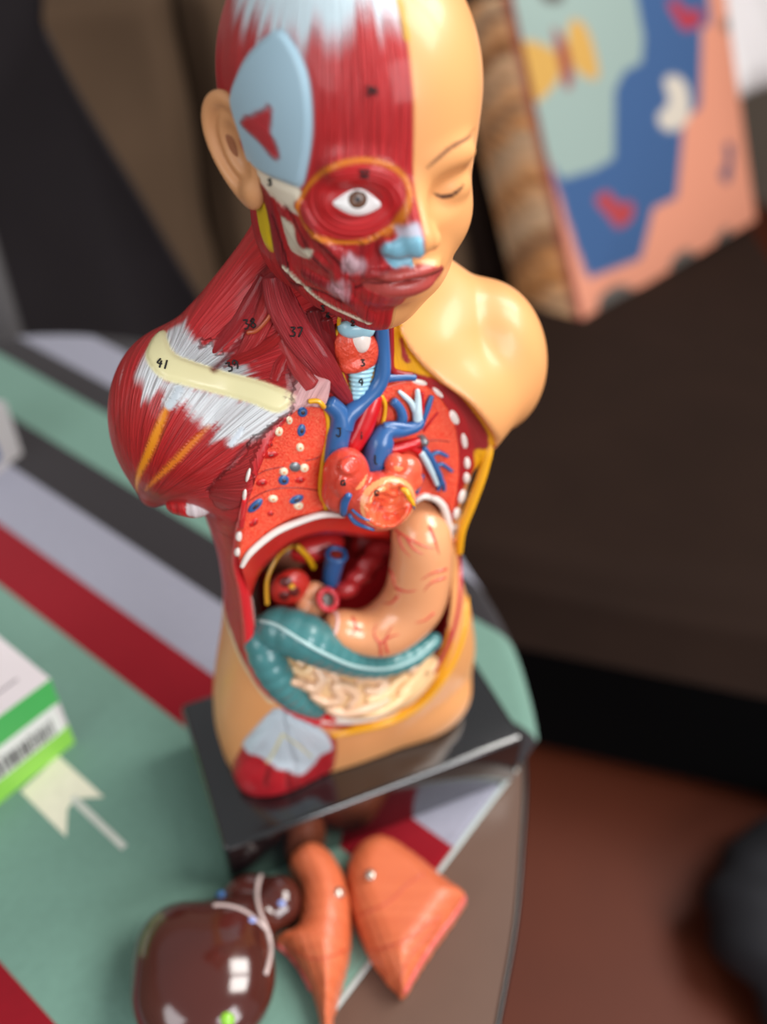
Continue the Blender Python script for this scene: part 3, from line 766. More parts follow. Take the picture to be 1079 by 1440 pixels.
for pts in [[(351, 676), (372, 662), (400, 656)], [(430, 648), (443, 645), (449, 642)], [(346, 708), (365, 695), (388, 687), (420, 686), (448, 690)]]:
    V, F = line_on(pts, CH, 0.028, 0.0); build('fissure', V, F, paintmat('fissure_paint', (140, 16, 18)), rl)
V, F = line_on([(600, 620), (615, 619), (632, 621)], CH, 0.028, 0.0); build('fissure', V, F, paintmat('fissure_paint', (140, 16, 18)), ll)
# fat and fascia edges
for pts, r in [([(434, 564), (448, 564), (458, 578), (461, 608), (453, 650), (450, 690), (458, 714)], 0.11), ([(536, 556), (541, 572), (535, 600), (516, 632), (504, 650), (501, 668), (512, 675), (540, 668)], 0.10),
               ([(478, 444), (470, 490), (482, 530), (496, 562)], 0.09), ([(527, 440), (530, 490), (526, 520), (510, 556), (498, 565)], 0.07)]:
    V, F = line_on(pts, CH, r, 0.08); build('fascia_edge', V, F, M_yel, FIG)
# ribs cut through
for cx, cy, rx, ry, a in [(590, 538, 12, 3.5, 15), (616, 552, 11, 4, 45), (639, 587, 6, 12, -25), (653, 620, 4.5, 12, -8), (657, 651, 4.5, 9, 0), (656, 672, 4.5, 8, 5), (650, 698, 5, 11, 18), (642, 722, 4.5, 9, 15), (640, 744, 4, 8, 0)]:
    V, F = dome(oval(cx, cy, rx, ry, a), [BODY, LLT], 0.13); build('rib_end', V, F, M_white, FIG)
for cx, cy, rx, ry, a in [(349, 668, 3, 11, 15), (344, 696, 3.2, 9, 8), (340, 727, 3.5, 9, 4), (337, 754, 3.5, 8, 2), (335, 776, 3, 7, 0), (337, 803, 3, 7, 0)]:
    V, F = dome(oval(cx, cy, rx, ry, a), [BODY, RLT], 0.16); build('rib_end', V, F, M_white, FIG)
P3 = spline(np.array([atcut(a, b)+np.array([0, -.26, 0]) for a, b in [(338, 792), (351, 771), (384, 744), (420, 728), (452, 719), (482, 721)]]), 8)
V, F = tube(P3, np.interp(np.linspace(0, 1, len(P3)), [0, .2, .5, .8, 1], [0.10, 0.17, 0.18, 0.17, 0.08]), 10); build('diaphragm_edge', V, F, M_white, FIG)
V, F = line_on([(583, 704), (596, 697), (612, 700), (624, 712), (631, 735), (632, 762)], CH, [0.12, 0.17, 0.2, 0.2, 0.15], 0.05); build('diaphragm_edge', V, F, M_white, FIG)
# the red underside of the diaphragm falls away behind its white edge
ja = [(338, 796), (352, 771), (385, 745), (420, 729), (455, 720), (500, 722), (545, 722)]; jb = [(352, 846), (366, 806), (400, 772), (436, 756), (470, 752), (510, 756), (548, 760)]
A3 = spline(np.array([at(a, b, yp0+0.15) for (a, b) in ja for yp0 in [atcut(a, b)[1]]]), 8); B3 = spline(np.array([at(a, b, atcut(a, b)[1]+1.5) for a, b in jb]), 8)
rows = [A3*(1-t)+B3*t+np.array([0, 0, 1])*0.35*math.sin(math.pi*t) for t in np.linspace(0, 1, 8)]; nA_ = len(A3)
rows += [r+np.array([0, .25, .25]) for r in rows[::-1]]
V = np.vstack(rows); nr = len(rows)
F = [(k*nA_+i, k*nA_+i+1, ((k+1) % nr)*nA_+i+1, ((k+1) % nr)*nA_+i) for k in range(nr) for i in range(nA_-1)]+[tuple(k*nA_ for k in range(nr)), tuple(k*nA_+nA_-1 for k in range(nr))]
build('diaphragm', V, F, paintmat('bright_red_diaphragm_paint', (214, 34, 30)), FIG)
# red wall of the belly at the figure's right, in front of the cut
V, F = line_on([(344, 700), (336, 745), (334, 790), (344, 830), (350, 880), (354, 925), (374, 965), (412, 994), (470, 1012)], [BODY], [0.10, 0.16, 0.24, 0.3, 0.3, 0.3, 0.28, 0.26, 0.16], 0.05)
build('belly_wall_edge', V, F, paintmat('bright_red_wall_paint', (222, 36, 44)), FIG)
V, F = line_on([(500, 1008), (545, 1003), (590, 972), (625, 918), (643, 860), (646, 800), (640, 760)], [BODY], [0.08, 0.12, 0.15, 0.15, 0.15, 0.14, 0.1], 0.02)
build('belly_wall_edge', V, F, paintmat('crimson_wall_paint', (196, 50, 70)), FIG)
V, F = line_on([(648, 752), (652, 790), (657, 840), (650, 895), (628, 945), (590, 990), (545, 1014), (500, 1026), (466, 1034)], [BODY], [0.12, 0.2, 0.24, 0.28, 0.3, 0.3, 0.28, 0.24, 0.14], 0.0)
build('fat_layer', V, F, paintmat('amber_fat_paint', (240, 168, 24)), FIG)
P3 = spline(np.array([atcut(a, b)+np.array([0, -.12, 0]) for a, b in [(414, 571), (398, 584), (374, 612), (354, 652), (344, 690), (338, 740)]]), 8)
V, F = tube(P3, np.interp(np.linspace(0, 1, len(P3)), [0, .2, .8, 1], [.1, .2, .2, .12]), 12); build('chest_wall_edge', V, F, paintmat('red_chest_wall_paint', (186, 34, 38)), FIG)
P3 = spline(np.array([atcut(a, b)+np.array([0, .12, 0]) for a, b in [(694, 618), (688, 640), (678, 675), (664, 712), (651, 748), (647, 780)]]), 6)
V, F = tube(P3, np.interp(np.linspace(0, 1, len(P3)), [0, .2, .6, 1], [.1, .26, .27, .2]), 10); build('fat_layer', V, F, paintmat('amber_fat_paint', (232, 164, 22)), FIG)
V, F = line_on([(452, 1014), (490, 1013), (530, 1006), (566, 990), (590, 968)], [BODY], [0.1, 0.2, 0.24, 0.2, 0.08], 0.04)
build('fascia_layer', V, F, paintmat('white_fascia_paint', (238, 230, 220)), FIG)

# ---- throat
def blob(name, balls, mat, parent=FIG, k=0.25, h=0.08, attrs=None, org=None, carve=()):
    """smooth union of ellipsoids given as (px, py, y, rx, ry, rz)"""
    L = [(at(a, b, y), (rx, ry, rz)) for a, b, y, rx, ry, rz in balls]
    lo = np.min([c-np.array(r) for c, r in L], 0)-0.4; hi = np.max([c+np.array(r) for c, r in L], 0)+0.4
    def sd(X):
        D = ell(X, *L[0])
        for c, r in L[1:]: D = smin(D, ell(X, c, r), k)
        for a, b, y, rx, ry, rz in carve: D = smax(D, -ell(X, at(a, b, y), (rx, ry, rz)), 0.15)
        return D
    V, F = surface(sd, lo, hi, h)
    return V, F
yp = lambda px, py: atcut(px, py)[1]
V, F = blob('', [(500, 460, yp(500, 460)-.25, .62, .5, .42), (488, 458, yp(488, 458)-.2, .4, .45, .4), (514, 462, yp(514, 462)-.2, .4, .45, .38)], None); build('larynx_cartilage', V, F, M_cart, FIG)
V, F = blob('', [(506, 476, yp(506, 476)-.3, .48, .4, .45), (508, 486, yp(508, 486)-.3, .3, .35, .3)], None); build('throat_cartilage', V, F, M_white, FIG)
V, F = blob('', [(488, 488, yp(488, 488)-.1, .65, .5, .85), (515, 494, yp(515, 494)-.1, .55, .5, .85), (498, 512, yp(498, 512)-.15, .75, .5, .35)], None, k=.3); build('thyroid', V, F, M_gran, FIG)
p0, p1 = at(508, 512, yp(508, 512)-.05), at(504, 562, yp(504, 562)-.05)
T = [p0*(1-t)+p1*t for t in np.linspace(0, 1, 61)]
V, F = tube(T, 0.62*np.linspace(1, .55, 61)*(1+0.05*np.sin(np.linspace(0, 2*math.pi*8, 61))), 20, flat=0.75, flatdir=(0, 1, 0)); build('windpipe', V, F, M_cart, FIG)
# ---- great vessels
def vessel(name, mat, pts, r, lift=0.1, parent=FIG, n=14, flat=None):
    P3 = spline(np.array([at(a, b, yp(a, b)-lift-(l[0] if l else 0)) for a, b, *l in pts]), 8)
    rr = r if np.isscalar(r) else np.interp(np.linspace(0, 1, len(P3)), np.linspace(0, 1, len(r)), r)
    V, F = tube(P3, rr, n, flat=flat); return build(name, V, F, mat, parent)
vessel('jugular_vein', M_vein, [(536, 450), (538, 490), (538, 525), (528, 548), (508, 568), (490, 584), (482, 600)], [.3, .33, .36, .36, .36, .42, .5], .2)
vessel('subclavian_vein', M_vein, [(535, 533), (552, 531), (572, 530), (584, 531)], [.26, .2, .17, .15], .15)
vessel('vena_cava', M_vein, [(462, 566), (476, 580), (480, 596), (476, 614), (472, 636), (470, 650)], [.36, .42, .5, .52, .5, .45], .2)
vessel('aorta', M_art, [(528, 556), (520, 576), (510, 600), (498, 622), (490, 640)], [.34, .46, .5, .46, .36], .18)
vessel('carotid_artery', paintmat('dark_artery_paint', (150, 20, 26)), [(549, 452), (549, 490), (550, 518), (562, 525), (580, 527)], [.16, .18, .18, .15, .12], .12)
vessel('pulmonary_trunk', M_vein, [(522, 668), (528, 645), (536, 620), (546, 606), (564, 605), (584, 600), (594, 592)], [.55, .68, .62, .42, .34, .28, .2], .35)
vessel('pulmonary_artery', M_vein, [(560, 602), (566, 588), (562, 574), (553, 564)], [.22, .24, .2, .2], .3, ll)
vessel('pulmonary_artery', M_vein, [(540, 600), (555, 599), (580, 602)], [.2, .22, .2], .42, ll)
vessel('pulmonary_artery', M_vein, [(607, 557), (602, 572), (596, 588), (592, 602)], [.12, .15, .15, .12], .18, ll)
vessel('bronchus', M_bron, [(588, 594), (587, 578), (588, 562), (587, 548)], [.24, .22, .15, .1], .28, ll)
vessel('bronchus', M_bron, [(584, 578), (578, 566), (570, 558), (561, 550)], [.15, .13, .12, .08], .26, ll)
vessel('pulmonary_vein', M_art, [(594, 552), (594, 572), (592, 590)], [.08, .11, .1], .16, ll)
vessel('pulmonary_vein', M_art, [(616, 580), (606, 592), (596, 606)], [.06, .07, .06], .12, ll)
vessel('pulmonary_vein', M_art, [(548, 632), (566, 628), (586, 622), (598, 618)], [.25, .27, .22, .12], .25, ll)
vessel('pulmonary_vein', M_art, [(570, 626), (588, 634), (598, 650), (606, 670), (612, 684)], [.2, .2, .17, .13, .08], .2, ll)
vessel('bronchus', M_bron, [(592, 636), (600, 650), (609, 668), (615, 682)], [.17, .18, .14, .1], .28, ll)
vessel('pulmonary_artery', M_vein, [(596, 630), (606, 644), (614, 660), (620, 674), (616, 690)], [.14, .16, .16, .13, .08], .26, ll)
for pts in [[(604, 642), (616, 636), (630, 642)], [(612, 656), (622, 653), (636, 663)], [(619, 672), (624, 680), (625, 690)], [(594, 668), (590, 682), (586, 694)]]:
    vessel('pulmonary_artery', M_vein, pts, [.12, .1, .08], .2, ll)

# ---- heart, a piece of its own
HO = at(520, 740, -4.2)
hp = at(520, 695, -4.4); heart = empty('heart', (hp[0], hp[1], hp[2]-1.8), 'painted red heart model with one chamber cut open, seated between the lungs', 'organ model', None)
AT_ = at(487, 668, -4.3); VE = at(536, 704, -4.9); AU = at(568, 662, -4.3)
vdir = np.array([0.05, -0.9, 0.42]); vdir /= np.linalg.norm(vdir)
SCt = VE+vdir*0.98
def hsd(X):
    D = ell(X, AT_, (1.05, 0.95, 1.35)); D = smin(D, ell(X, at(482, 692, -4.3), (0.95, 0.9, 1.0)), 0.3)
    D = smin(D, ell(X, at(483, 682, -4.95), (0.42, 0.36, 0.7)), 0.08)
    D = smin(D, ell(X, at(492, 655, -4.9), (0.5, 0.4, 0.4)), 0.1)
    D = smin(D, ell(X, VE, (1.62, 1.3, 1.45)), 0.25)
    D = smin(D, ell(X, AU, (0.85, 0.7, 0.8)), 0.25); D = smin(D, ell(X, at(578, 676, -4.5), (0.55, 0.5, 0.55)), 0.12); D = smin(D, ell(X, at(556, 652, -4.5), (0.5, 0.5, 0.5)), 0.12)
    q = (X[0]-SCt[0])*vdir[0]+(X[1]-SCt[1])*vdir[1]+(X[2]-SCt[2])*vdir[2]
    wob = 0.10*np.sin(X[0]*3.1+1)*np.sin(X[2]*2.7)
    D = smax(D, q-0.1+wob, 0.14)
    lump = 0.13*np.sin(X[0]*6+2.2*np.sin(X[2]*4))*np.sin(X[2]*6+X[1]*4+1.5*np.sin(X[0]*5))+0.12*np.sin(X[0]*2.3+X[2]*3)
    D = smax(D, -(ell(X, SCt+vdir*0.22, (1.04, 0.75, 0.98))+lump), 0.12)
    return D
V, F = surface(hsd, VE-np.array([4, 2.6, 3]), VE+np.array([3, 3, 4]), 0.07)
inn = (np.linalg.norm((V-SCt-vdir*.22)/np.array([1.04, .75, .98]), axis=1) < 1.2) & ((V-SCt)@vdir < 0.04)
rimk = ((V-SCt)@vdir > -0.22) & ~inn & (np.linalg.norm(V-SCt, axis=1) < 1.75)
cc = np.tile(lin((208, 70, 52)), (len(V), 1)); nn = noise1(V[:, 0]*4+2*np.sin(V[:, 2]*5))
cc[inn] = (lin((232, 76, 48))*(1-nn[:, None])+lin((240, 130, 84))*nn[:, None])[inn]; cc[rimk] = lin((242, 158, 104))
cc[(V[:, 0] > VE[0]+0.3) & ~inn & ~rimk] = lin((228, 92, 64))
HEARTT = bvh(V, F)
build('heart_wall', V, F, painted('heart_paint', 0.28, 0.6, grain=0.5, gscale=500), heart, attrs={'paint': cc, 'fib': V[:, 0]*3, 'fibw': np.zeros(len(V))})
for pts, r, m, nme in [([(490, 694), (484, 708), (483, 726)], [.16, .2, .16], M_vein, 'coronary_vein'), ([(492, 722), (502, 734), (526, 744)], [.1, .12, .05], M_vein, 'coronary_vein'),
                  ([(496, 716), (508, 726), (520, 732)], [.06, .07, .04], M_vein, 'coronary_vein'), ([(566, 686), (574, 696), (583, 716), (585, 730)], [.1, .14, .12, .06], M_yel, 'heart_fat'),
                  ([(566, 688), (578, 704), (584, 724)], [.06, .08, .05], M_vein, 'coronary_vein')]:
    V, F = line_on(pts, [HEARTT], r, 0.05); build(nme, V, F, m, heart)

# ---- stomach
def chain(pts, rad, k=0.35, h=0.09, bump=0.0, bf=3.0, squash=1.0):
    P3 = spline(np.array([at(a, b, y) for a, b, y in pts]), 6 if not bump else 12); rr = np.interp(np.linspace(0, 1, len(P3)), np.linspace(0, 1, len(rad)), rad)
    s = np.r_[0, np.cumsum(np.linalg.norm(np.diff(P3, axis=0), axis=1))]
    if bump: rr = rr*(1+bump*np.abs(np.sin(s*bf))-bump*0.6)
    def sd(X):
        D = None
        for i in range(len(P3)-1):
            d = caps(X, P3[i], P3[i+1], rr[i], rr[i+1]); D = d if D is None else smin(D, d, 0.12 if not bump else 0.04)
        return D
    return surface(sd, P3.min(0)-rr.max()-.3, P3.max(0)+rr.max()+.3, h), P3, rr
(V, F), SP, SR = chain([(578, 716, -2.6), (592, 752, -3.6), (592, 800, -3.9), (580, 848, -4.1), (545, 882, -4.2), (508, 889, -4.0), (480, 884, -3.8)], [0.9, 1.45, 1.6, 1.65, 1.5, 1.15, 1.0], h=0.1)
so = SP[:, 2].min()
stomach = empty('stomach', (SP[:, 0].mean(), SP[:, 1].mean(), so-1.2), 'tan J-shaped stomach model with thin red vessels, lying in the opened belly', 'organ model')
build('stomach_wall', V, F, paintmat('tan_stomach_paint', (232, 160, 112), 0.28, 0.6, noise=0.06, nscale=60), stomach)
STT = bvh(V, F)
M_sv = paintmat('red_vessel_paint', (214, 74, 62))
for pts in [[(556, 745), (574, 757), (596, 768), (612, 772)], [(572, 757), (582, 772), (596, 780)], [(560, 752), (566, 770), (578, 784)], [(541, 792), (552, 806), (556, 826), (566, 836)], [(530, 800), (552, 806)], [(628, 800), (608, 806), (592, 816)], [(626, 812), (606, 820), (596, 832)],
            [(536, 922), (534, 906), (526, 892), (530, 876)], [(534, 906), (548, 896), (562, 892)], [(545, 918), (542, 900), (552, 880)], [(496, 868), (500, 882), (494, 894)], [(500, 882), (510, 888)], [(610, 862), (598, 872), (584, 876)], [(560, 838), (550, 848), (538, 848)], [(556, 826), (572, 832), (586, 830)], [(604, 740), (612, 760), (618, 780)]]:
    V, F = line_on(pts, [STT], [.085, .06, .02], -0.01, 6); build('stomach_vessel', V, F, M_sv, stomach)
V, F = line_on([(553, 737), (545, 760), (533, 785), (535, 800), (530, 830)], [STT], [.05, .07, .07, .05], 0.03, 6); build('stomach_edge', V, F, paintmat('pink_edge_paint', (240, 180, 170)), stomach)
e0 = SP[-1]; ed = SP[-1]-SP[-3]; ed /= np.linalg.norm(ed)
t = np.linspace(0, 2*math.pi, 24, endpoint=False); ea = np.cross(ed, [0, 0, 1]); ea /= np.linalg.norm(ea); eb = np.cross(ed, ea)
ring = [e0+ed*0.62+0.72*(math.cos(q)*ea+math.sin(q)*eb) for q in t]
V, F = tube(ring, 0.12, 8, True); pl = build('pylorus_rim', V, F, paintmat('pale_pink_rim_paint', (238, 190, 180)), stomach)
V, F = ellipsoid(e0+ed*0.66, (.66, .2, .66), M=np.c_[ea, ed, eb]); build('pylorus_lumen', V, F, paintmat('maroon_lumen_paint', (150, 26, 34)), pl)

# ---- bowels
(V, F), CP, CR = chain([(372, 892, -2.6), (395, 885, -3.1), (428, 896, -3.9), (465, 915, -4.3), (505, 930, -4.5), (545, 934, -4.5), (585, 920, -4.3), (612, 898, -3.8)], [0.8, 1.05, 1.1, 0.95, 0.8, 0.62, 0.55, 0.4], bump=0.38, bf=4.6, h=0.09)
bow = empty('bowels', (CP[:, 0].mean(), -3.5, 8.0), 'teal colon and coiled cream small bowel model, filling the belly below the stomach', 'organ model')
TEAL = paintmat('teal_colon_paint', (66, 126, 128), 0.35, 0.4, noise=0.12, nscale=60)
build('transverse_colon', V, F, TEAL, bow); CT = bvh(V, F)
(V, F), _, _ = chain([(368, 895, -2.7), (376, 925, -3.4), (392, 955, -3.9), (415, 980, -4.1), (445, 997, -4.2)], [0.85, 0.85, 0.8, 0.7, 0.5], bump=0.38, bf=4.6, h=0.09)
build('ascending_colon', V, F, TEAL, bow); AT2 = bvh(V, F)
V, F = line_on([(366, 873), (390, 880), (422, 900), (458, 920), (500, 937), (545, 940), (585, 926), (612, 902)], [CT], [.08, .11, .11, .1, .08, .07], 0.02, 8); build('colon_band', V, F, paintmat('pale_teal_band_paint', (170, 204, 204)), bow)
MS = [paintmat('cream_bowel_paint', (232, 190, 140), 0.35, 0.5, noise=0.1, nscale=50), paintmat('pale_bowel_paint', (226, 184, 150), 0.35, 0.5)]
parts = []
base = [at(400, 925, -3.4), at(480, 965, -4.0), at(560, 955, -3.9), at(600, 925, -3.3)]
P3 = spline(np.array(base), 5)
for i in range(len(P3)-1): pass
(V, F), _, _ = chain([(412, 926, -2.8), (450, 950, -3.3), (500, 968, -3.5), (555, 958, -3.4), (596, 925, -2.9)], [1.0, 1.5, 1.7, 1.6, 1.2], h=0.14)
build('small_bowel_mass', V, F, MS[0], bow); SB = bvh(V, F)
coils = [[(400, 915), (412, 938), (428, 945), (436, 930), (420, 918)], [(418, 952), (440, 966), (452, 955), (444, 938), (462, 942), (474, 958)], [(436, 925), (455, 933), (478, 946), (500, 950)], [(438, 975), (458, 985), (478, 980), (470, 964), (488, 966), (500, 978), (490, 992)],
         [(480, 940), (505, 946), (530, 946), (556, 942), (580, 932)], [(500, 958), (520, 954), (540, 960), (530, 972), (512, 970)], [(514, 984), (530, 980), (545, 972), (556, 960), (572, 950)], [(460, 995), (485, 1000), (508, 996), (528, 990), (546, 982)],
         [(560, 975), (574, 962), (588, 946), (600, 926), (608, 910)], [(575, 945), (590, 930), (600, 912), (612, 905)], [(600, 945), (612, 925), (622, 900), (626, 880)], [(450, 972), (430, 962), (410, 958)], [(500, 1000), (525, 1000), (550, 990), (575, 970)]]
for i, c_ in enumerate(coils):
    V, F = line_on(c_, [SB, AT2], [.2, .3, .31, .3, .2], 0.08, 12)
    if len(V) > 30: build('small_bowel_coil', V, F, MS[i % 2], bow)

# ---- at the back of the belly
V, F = blob('', [(408, 826, -1.6, 1.1, .6, 1.2)], None); kd = build('kidney', V, F, M_kid, FIG); KT = bvh(V, F)
for cx, cy, rx, ry in [(402, 818, 10, 9), (414, 832, 9, 8), (400, 838, 9, 7)]:
    V, F = dome(oval(cx, cy, rx, ry), [KT], 0.1); o = build('kidney_chamber', V, F, paintmat('dark_chamber_paint', (96, 20, 16)), kd)
V, F = dome(oval(410, 824, 5, 4), [KT], 0.2); build('kidney_fat', V, F, M_yel, kd)
V, F = blob('', [(402, 780, 0.6, 1.6, .7, 1.2)], None); build('brown_back_lump', V, F, paintmat('brown_back_paint', (112, 66, 50)), FIG)  # brown lump high at the back of the belly
V, F = tube(spline([at(418, 768, -.4), at(432, 782, -.5), at(441, 798, -.5)], 6), .16, 8); build('fat_strip', V, F, M_yel, FIG)
V, F = tube(spline([at(376, 850, -2.6), at(376, 815, -2.2), at(392, 782, -1.6), at(412, 768, -.9)], 8), [.12]*25, 8, flat=.5); build('fat_strip', V, F, M_fascia, FIG)
V, F = blob('', [(450, 768, .2, 1.4, .8, .8), (430, 772, .2, 1, .7, .7), (520, 765, .6, 1.2, .7, 1.0)], None); build('liver_bed', V, F, paintmat('liver_bed_paint', (190, 36, 36), noise=.2, nscale=60), FIG)
iv0, iv1 = at(473, 780, -1.3), at(464, 818, -1.1)
V, F = tube([iv0, .5*(iv0+iv1), iv1], [.52, .5, .48], 18, cap=False); iv = build('caval_vein', V, F, M_vein, FIG)
t = np.linspace(0, 2*math.pi, 22, endpoint=False); dI = (iv0-iv1)/np.linalg.norm(iv0-iv1); a_ = np.cross(dI, [0, 1, 0]); a_ /= np.linalg.norm(a_); b_ = np.cross(dI, a_)
V, F = tube([iv0+.48*(math.cos(q)*a_+math.sin(q)*b_) for q in t], .14, 8, True); build('caval_rim', V, F, M_vein, iv)
V, F = ellipsoid(iv0-dI*.05, (.42, .42, .12), M=np.c_[a_, b_, dI]); build('caval_lumen', V, F, paintmat('rust_lumen_paint', (150, 50, 40)), iv)
V, F = blob('', [(440, 838, -1.8, .75, .6, .95), (445, 862, -2.2, .7, .6, .7), (428, 855, -2.2, .5, .5, .5), (456, 842, -2.1, .7, .6, .7)], None); du = build('duodenum', V, F, M_tan, FIG)
dc = at(461, 843, -2.75); dn = CAM-dc; dn = dn/np.linalg.norm(dn)*.6+np.array([.5, -.3, .4]); dn /= np.linalg.norm(dn); a_ = np.cross(dn, [0, 0, 1]); a_ /= np.linalg.norm(a_); b_ = np.cross(dn, a_)
V, F = tube([dc+.52*(math.cos(q)*a_+math.sin(q)*b_) for q in t], .17, 8, True); build('gut_rim', V, F, paintmat('red_gut_rim_paint', (196, 34, 48)), du)
V, F = ellipsoid(dc-dn*.02, (.45, .45, .15), M=np.c_[a_, b_, dn]); build('gut_lumen', V, F, paintmat('dark_gut_lumen', (66, 52, 46)), du)
V, F = blob('', [(488, 828, -1.6, .8, .5, .55), (506, 810, -1.2, .9, .5, .6), (522, 790, -.9, .9, .5, .6), (535, 772, -.5, .9, .5, .6)], None); build('pancreas', V, F, paintmat('red_pancreas_paint', (190, 44, 46), noise=.15, nscale=80, bump=.5, bscale=300), FIG)
V, F = blob('', [(487, 1043, -3.1, .55, .5, .42), (470, 1042, -3.1, .6, .5, .5)], None); build('groin_stump', V, F, paintmat('ochre_stump_paint', (232, 160, 70)), FIG)

# ---- handwritten numbers
GL = {'0': [[(0, .5), (.25, 1), (.55, .8), (.6, .3), (.3, 0), (.05, .2), (0, .5)]], '1': [[(.3, 1), (.3, 0)]], '2': [[(0, .8), (.25, 1), (.5, .75), (.3, .4), (0, 0), (.55, .05)]],
      '3': [[(0, .95), (.45, .95), (.2, .6), (.5, .4), (.4, .05), (0, .05)]], '4': [[(.25, 1), (0, .45), (.55, .45)], [(.4, .8), (.4, 0)]], '6': [[(.45, 1), (.1, .6), (0, .2), (.3, 0), (.5, .25), (.25, .45), (.05, .3)]],
      '7': [[(0, .95), (.5, 1), (.2, 0)]], '8': [[(.3, .55), (.05, .8), (.3, 1), (.5, .8), (.3, .55), (.05, .25), (.3, 0), (.55, .25), (.3, .55)]], '9': [[(.5, .75), (.25, 1), (0, .75), (.25, .55), (.5, .8), (.45, .3), (.3, 0)]],
      'J': [[(.1, 1), (.5, 1)], [(.4, 1), (.4, .2), (.15, 0), (0, .25)]], 'i': [[(.2, .6), (.2, 0)], [(.2, .9), (.22, .85)]], 'l': [[(.2, 1), (.2, .1), (.4, 0)]], 'a': [[(.45, .6), (.1, .6), (0, .2), (.2, 0), (.45, .4), (.45, 0)]], 'c': [[(.5, .5), (.2, .65), (0, .35), (.2, 0), (.5, .1)]]}
def write(txt, px, py, hgt, trees, tilt=0, parent=FIG, w=0.035):
    parts = []; x0 = -0.35*len(txt)
    a = math.radians(tilt)
    for i, ch in enumerate(txt):
        for st in GL[ch]:
            Q = []
            for gx, gy in spline(np.array(st), 3):
                dx, dy = (x0+i*.72+gx)*hgt, (.5-gy)*hgt
                q, nn = hits(trees, px+dx*math.cos(a)-dy*math.sin(a), py+dx*math.sin(a)+dy*math.cos(a))
                if q is not None: Q.append(q+nn*0.03)
            if len(Q) > 1: parts.append(tube(np.array(Q), w, 5))
    if parts:
        V, F = join(parts); build('handwritten_number', V, F, M_ink, parent)
ALLT = [bvh(np.array([v.co[:] for v in o.data.vertices])/S+ORG[o.parent.name], [tuple(p.vertices) for p in o.data.polygons]) for o in FIG.children if o.type == 'MESH' and o.name.split('.')[0] in ('neck_muscle', 'thyroid', 'windpipe', 'larynx_cartilage', 'vena_cava', 'aorta', 'pulmonary_trunk')]+[BODY, HEAD]
for tx, x, y, hg, ti in [('38', 352, 455, 13, -8), ('37', 418, 467, 13, 5), ('39', 328, 514, 13, -20), ('41', 230, 512, 12, 15), ('3', 455, 433, 8, 0), ('6', 462, 443, 8, 0), ('2', 497, 454, 8, 0), ('3', 511, 510, 9, 0), ('4', 509, 537, 10, 10),
                         ('6', 549, 520, 9, 0), ('J', 478, 608, 12, 0), ('i', 510, 612, 10, 0), ('l', 530, 646, 12, 0), ('34', 524, 128, 11, 0), ('32', 513, 244, 10, 0), ('5', 381, 256, 8, 0)]:
    if tx == '5': tx = '3'
    write(tx, x, y, hg, ALLT, ti)
write('a', 484, 677, 11, [HEARTT], 0, heart); write('c', 531, 691, 11, [HEARTT], 0, heart)
# ------------------------------------------------------------------ table and cloth
TZ = -4.886                        # upper side of the cloth
FLOOR = -ZOFF
E1 = np.array([.873, .487]); E2 = np.array([-.487, .873])          # across and along the stripes of the cloth
def prism(poly, z0, z1, bev=0.0):
    P = np.asarray(poly, float); n = len(P)
    V = np.vstack([np.c_[P, np.full(n, z0)], np.c_[P, np.full(n, z1)]])
    F = [tuple(range(n-1, -1, -1)), tuple(range(n, 2*n))]+[(i, (i+1) % n, n+(i+1) % n, n+i) for i in range(n)]
    return V, F
RIM = spline(np.array([(1.7, -18.8), (5.4, -14.3), (8.2, -10.2), (11.1, -5.6), (13.4, -0.5), (15.2, 6), (15.8, 14), (15.6, 24), (13.5, 36), (7.5, 52), (-4, 65), (-20, 71), (-40, 66), (-56, 48), (-62, 22), (-56, -8), (-40, -30), (-20, -36), (-6, -28)]), 8, True)
if (np.roll(RIM[:, 0], -1)*RIM[:, 1]-RIM[:, 0]*np.roll(RIM[:, 1], -1)).sum() > 0: RIM = RIM[::-1]
tbl = empty('coffee_table', (-22, 18, FLOOR), 'dark brown glossy table with rounded outline and black rim under the torso model', 'table')
def shrink(P, k):
    T = np.roll(P, -1, 0)-np.roll(P, 1, 0); T /= np.linalg.norm(T, axis=1)[:, None]
    return P+np.c_[T[:, 1], -T[:, 0]]*k
WOODM = plain('brown_veneer', (98, 74, 62), 0.3, 0.25, noise=0.18, nscale=14, bump=0.04, bscale=120)
V, F = prism(shrink(RIM, 0.0)[::-1], TZ-2.6, TZ-0.22)
r0 = RIM; rin = shrink(RIM, 0.35)
if np.ptp(rin[:, 0]) > np.ptp(RIM[:, 0]): rin = shrink(RIM, -0.35)
V, F = prism(rin[::-1], TZ-2.6, TZ-0.2); build('table_top', V, F, WOODM, tbl, smooth=False)
q = np.c_[0.5*(RIM+rin), np.full(len(RIM), TZ-1.3)]
V, F = tube(q, 1.15, 12, True, flat=0.32, flatdir=(0, 0, 1))
prof = []
n = len(RIM)
ring = [np.c_[rin, np.full(n, TZ-0.16)], np.c_[0.3*rin+0.7*RIM, np.full(n, TZ-0.17)], np.c_[RIM, np.full(n, TZ-0.5)], np.c_[RIM, np.full(n, TZ-2.4)], np.c_[rin, np.full(n, TZ-2.7)]]
V = np.vstack(ring); F = [(k*n+i, k*n+(i+1) % n, ((k+1) % 5)*n+(i+1) % n, ((k+1) % 5)*n+i) for k in range(5) for i in range(n)]
build('table_rim', V, F, plain('black_rim', (16, 14, 15), 0.3, 0.2), tbl)
zz = [FLOOR+3, FLOOR+6, FLOOR+30, FLOOR+60, TZ-2.7]; rr = [6, 4.5, 4, 4.5, 9]
V, F = tube([(-22, 18, z) for z in zz], rr, 24, cap=False); build('pedestal', V, F, plain('black_pedestal', (18, 16, 16), 0.35), tbl)
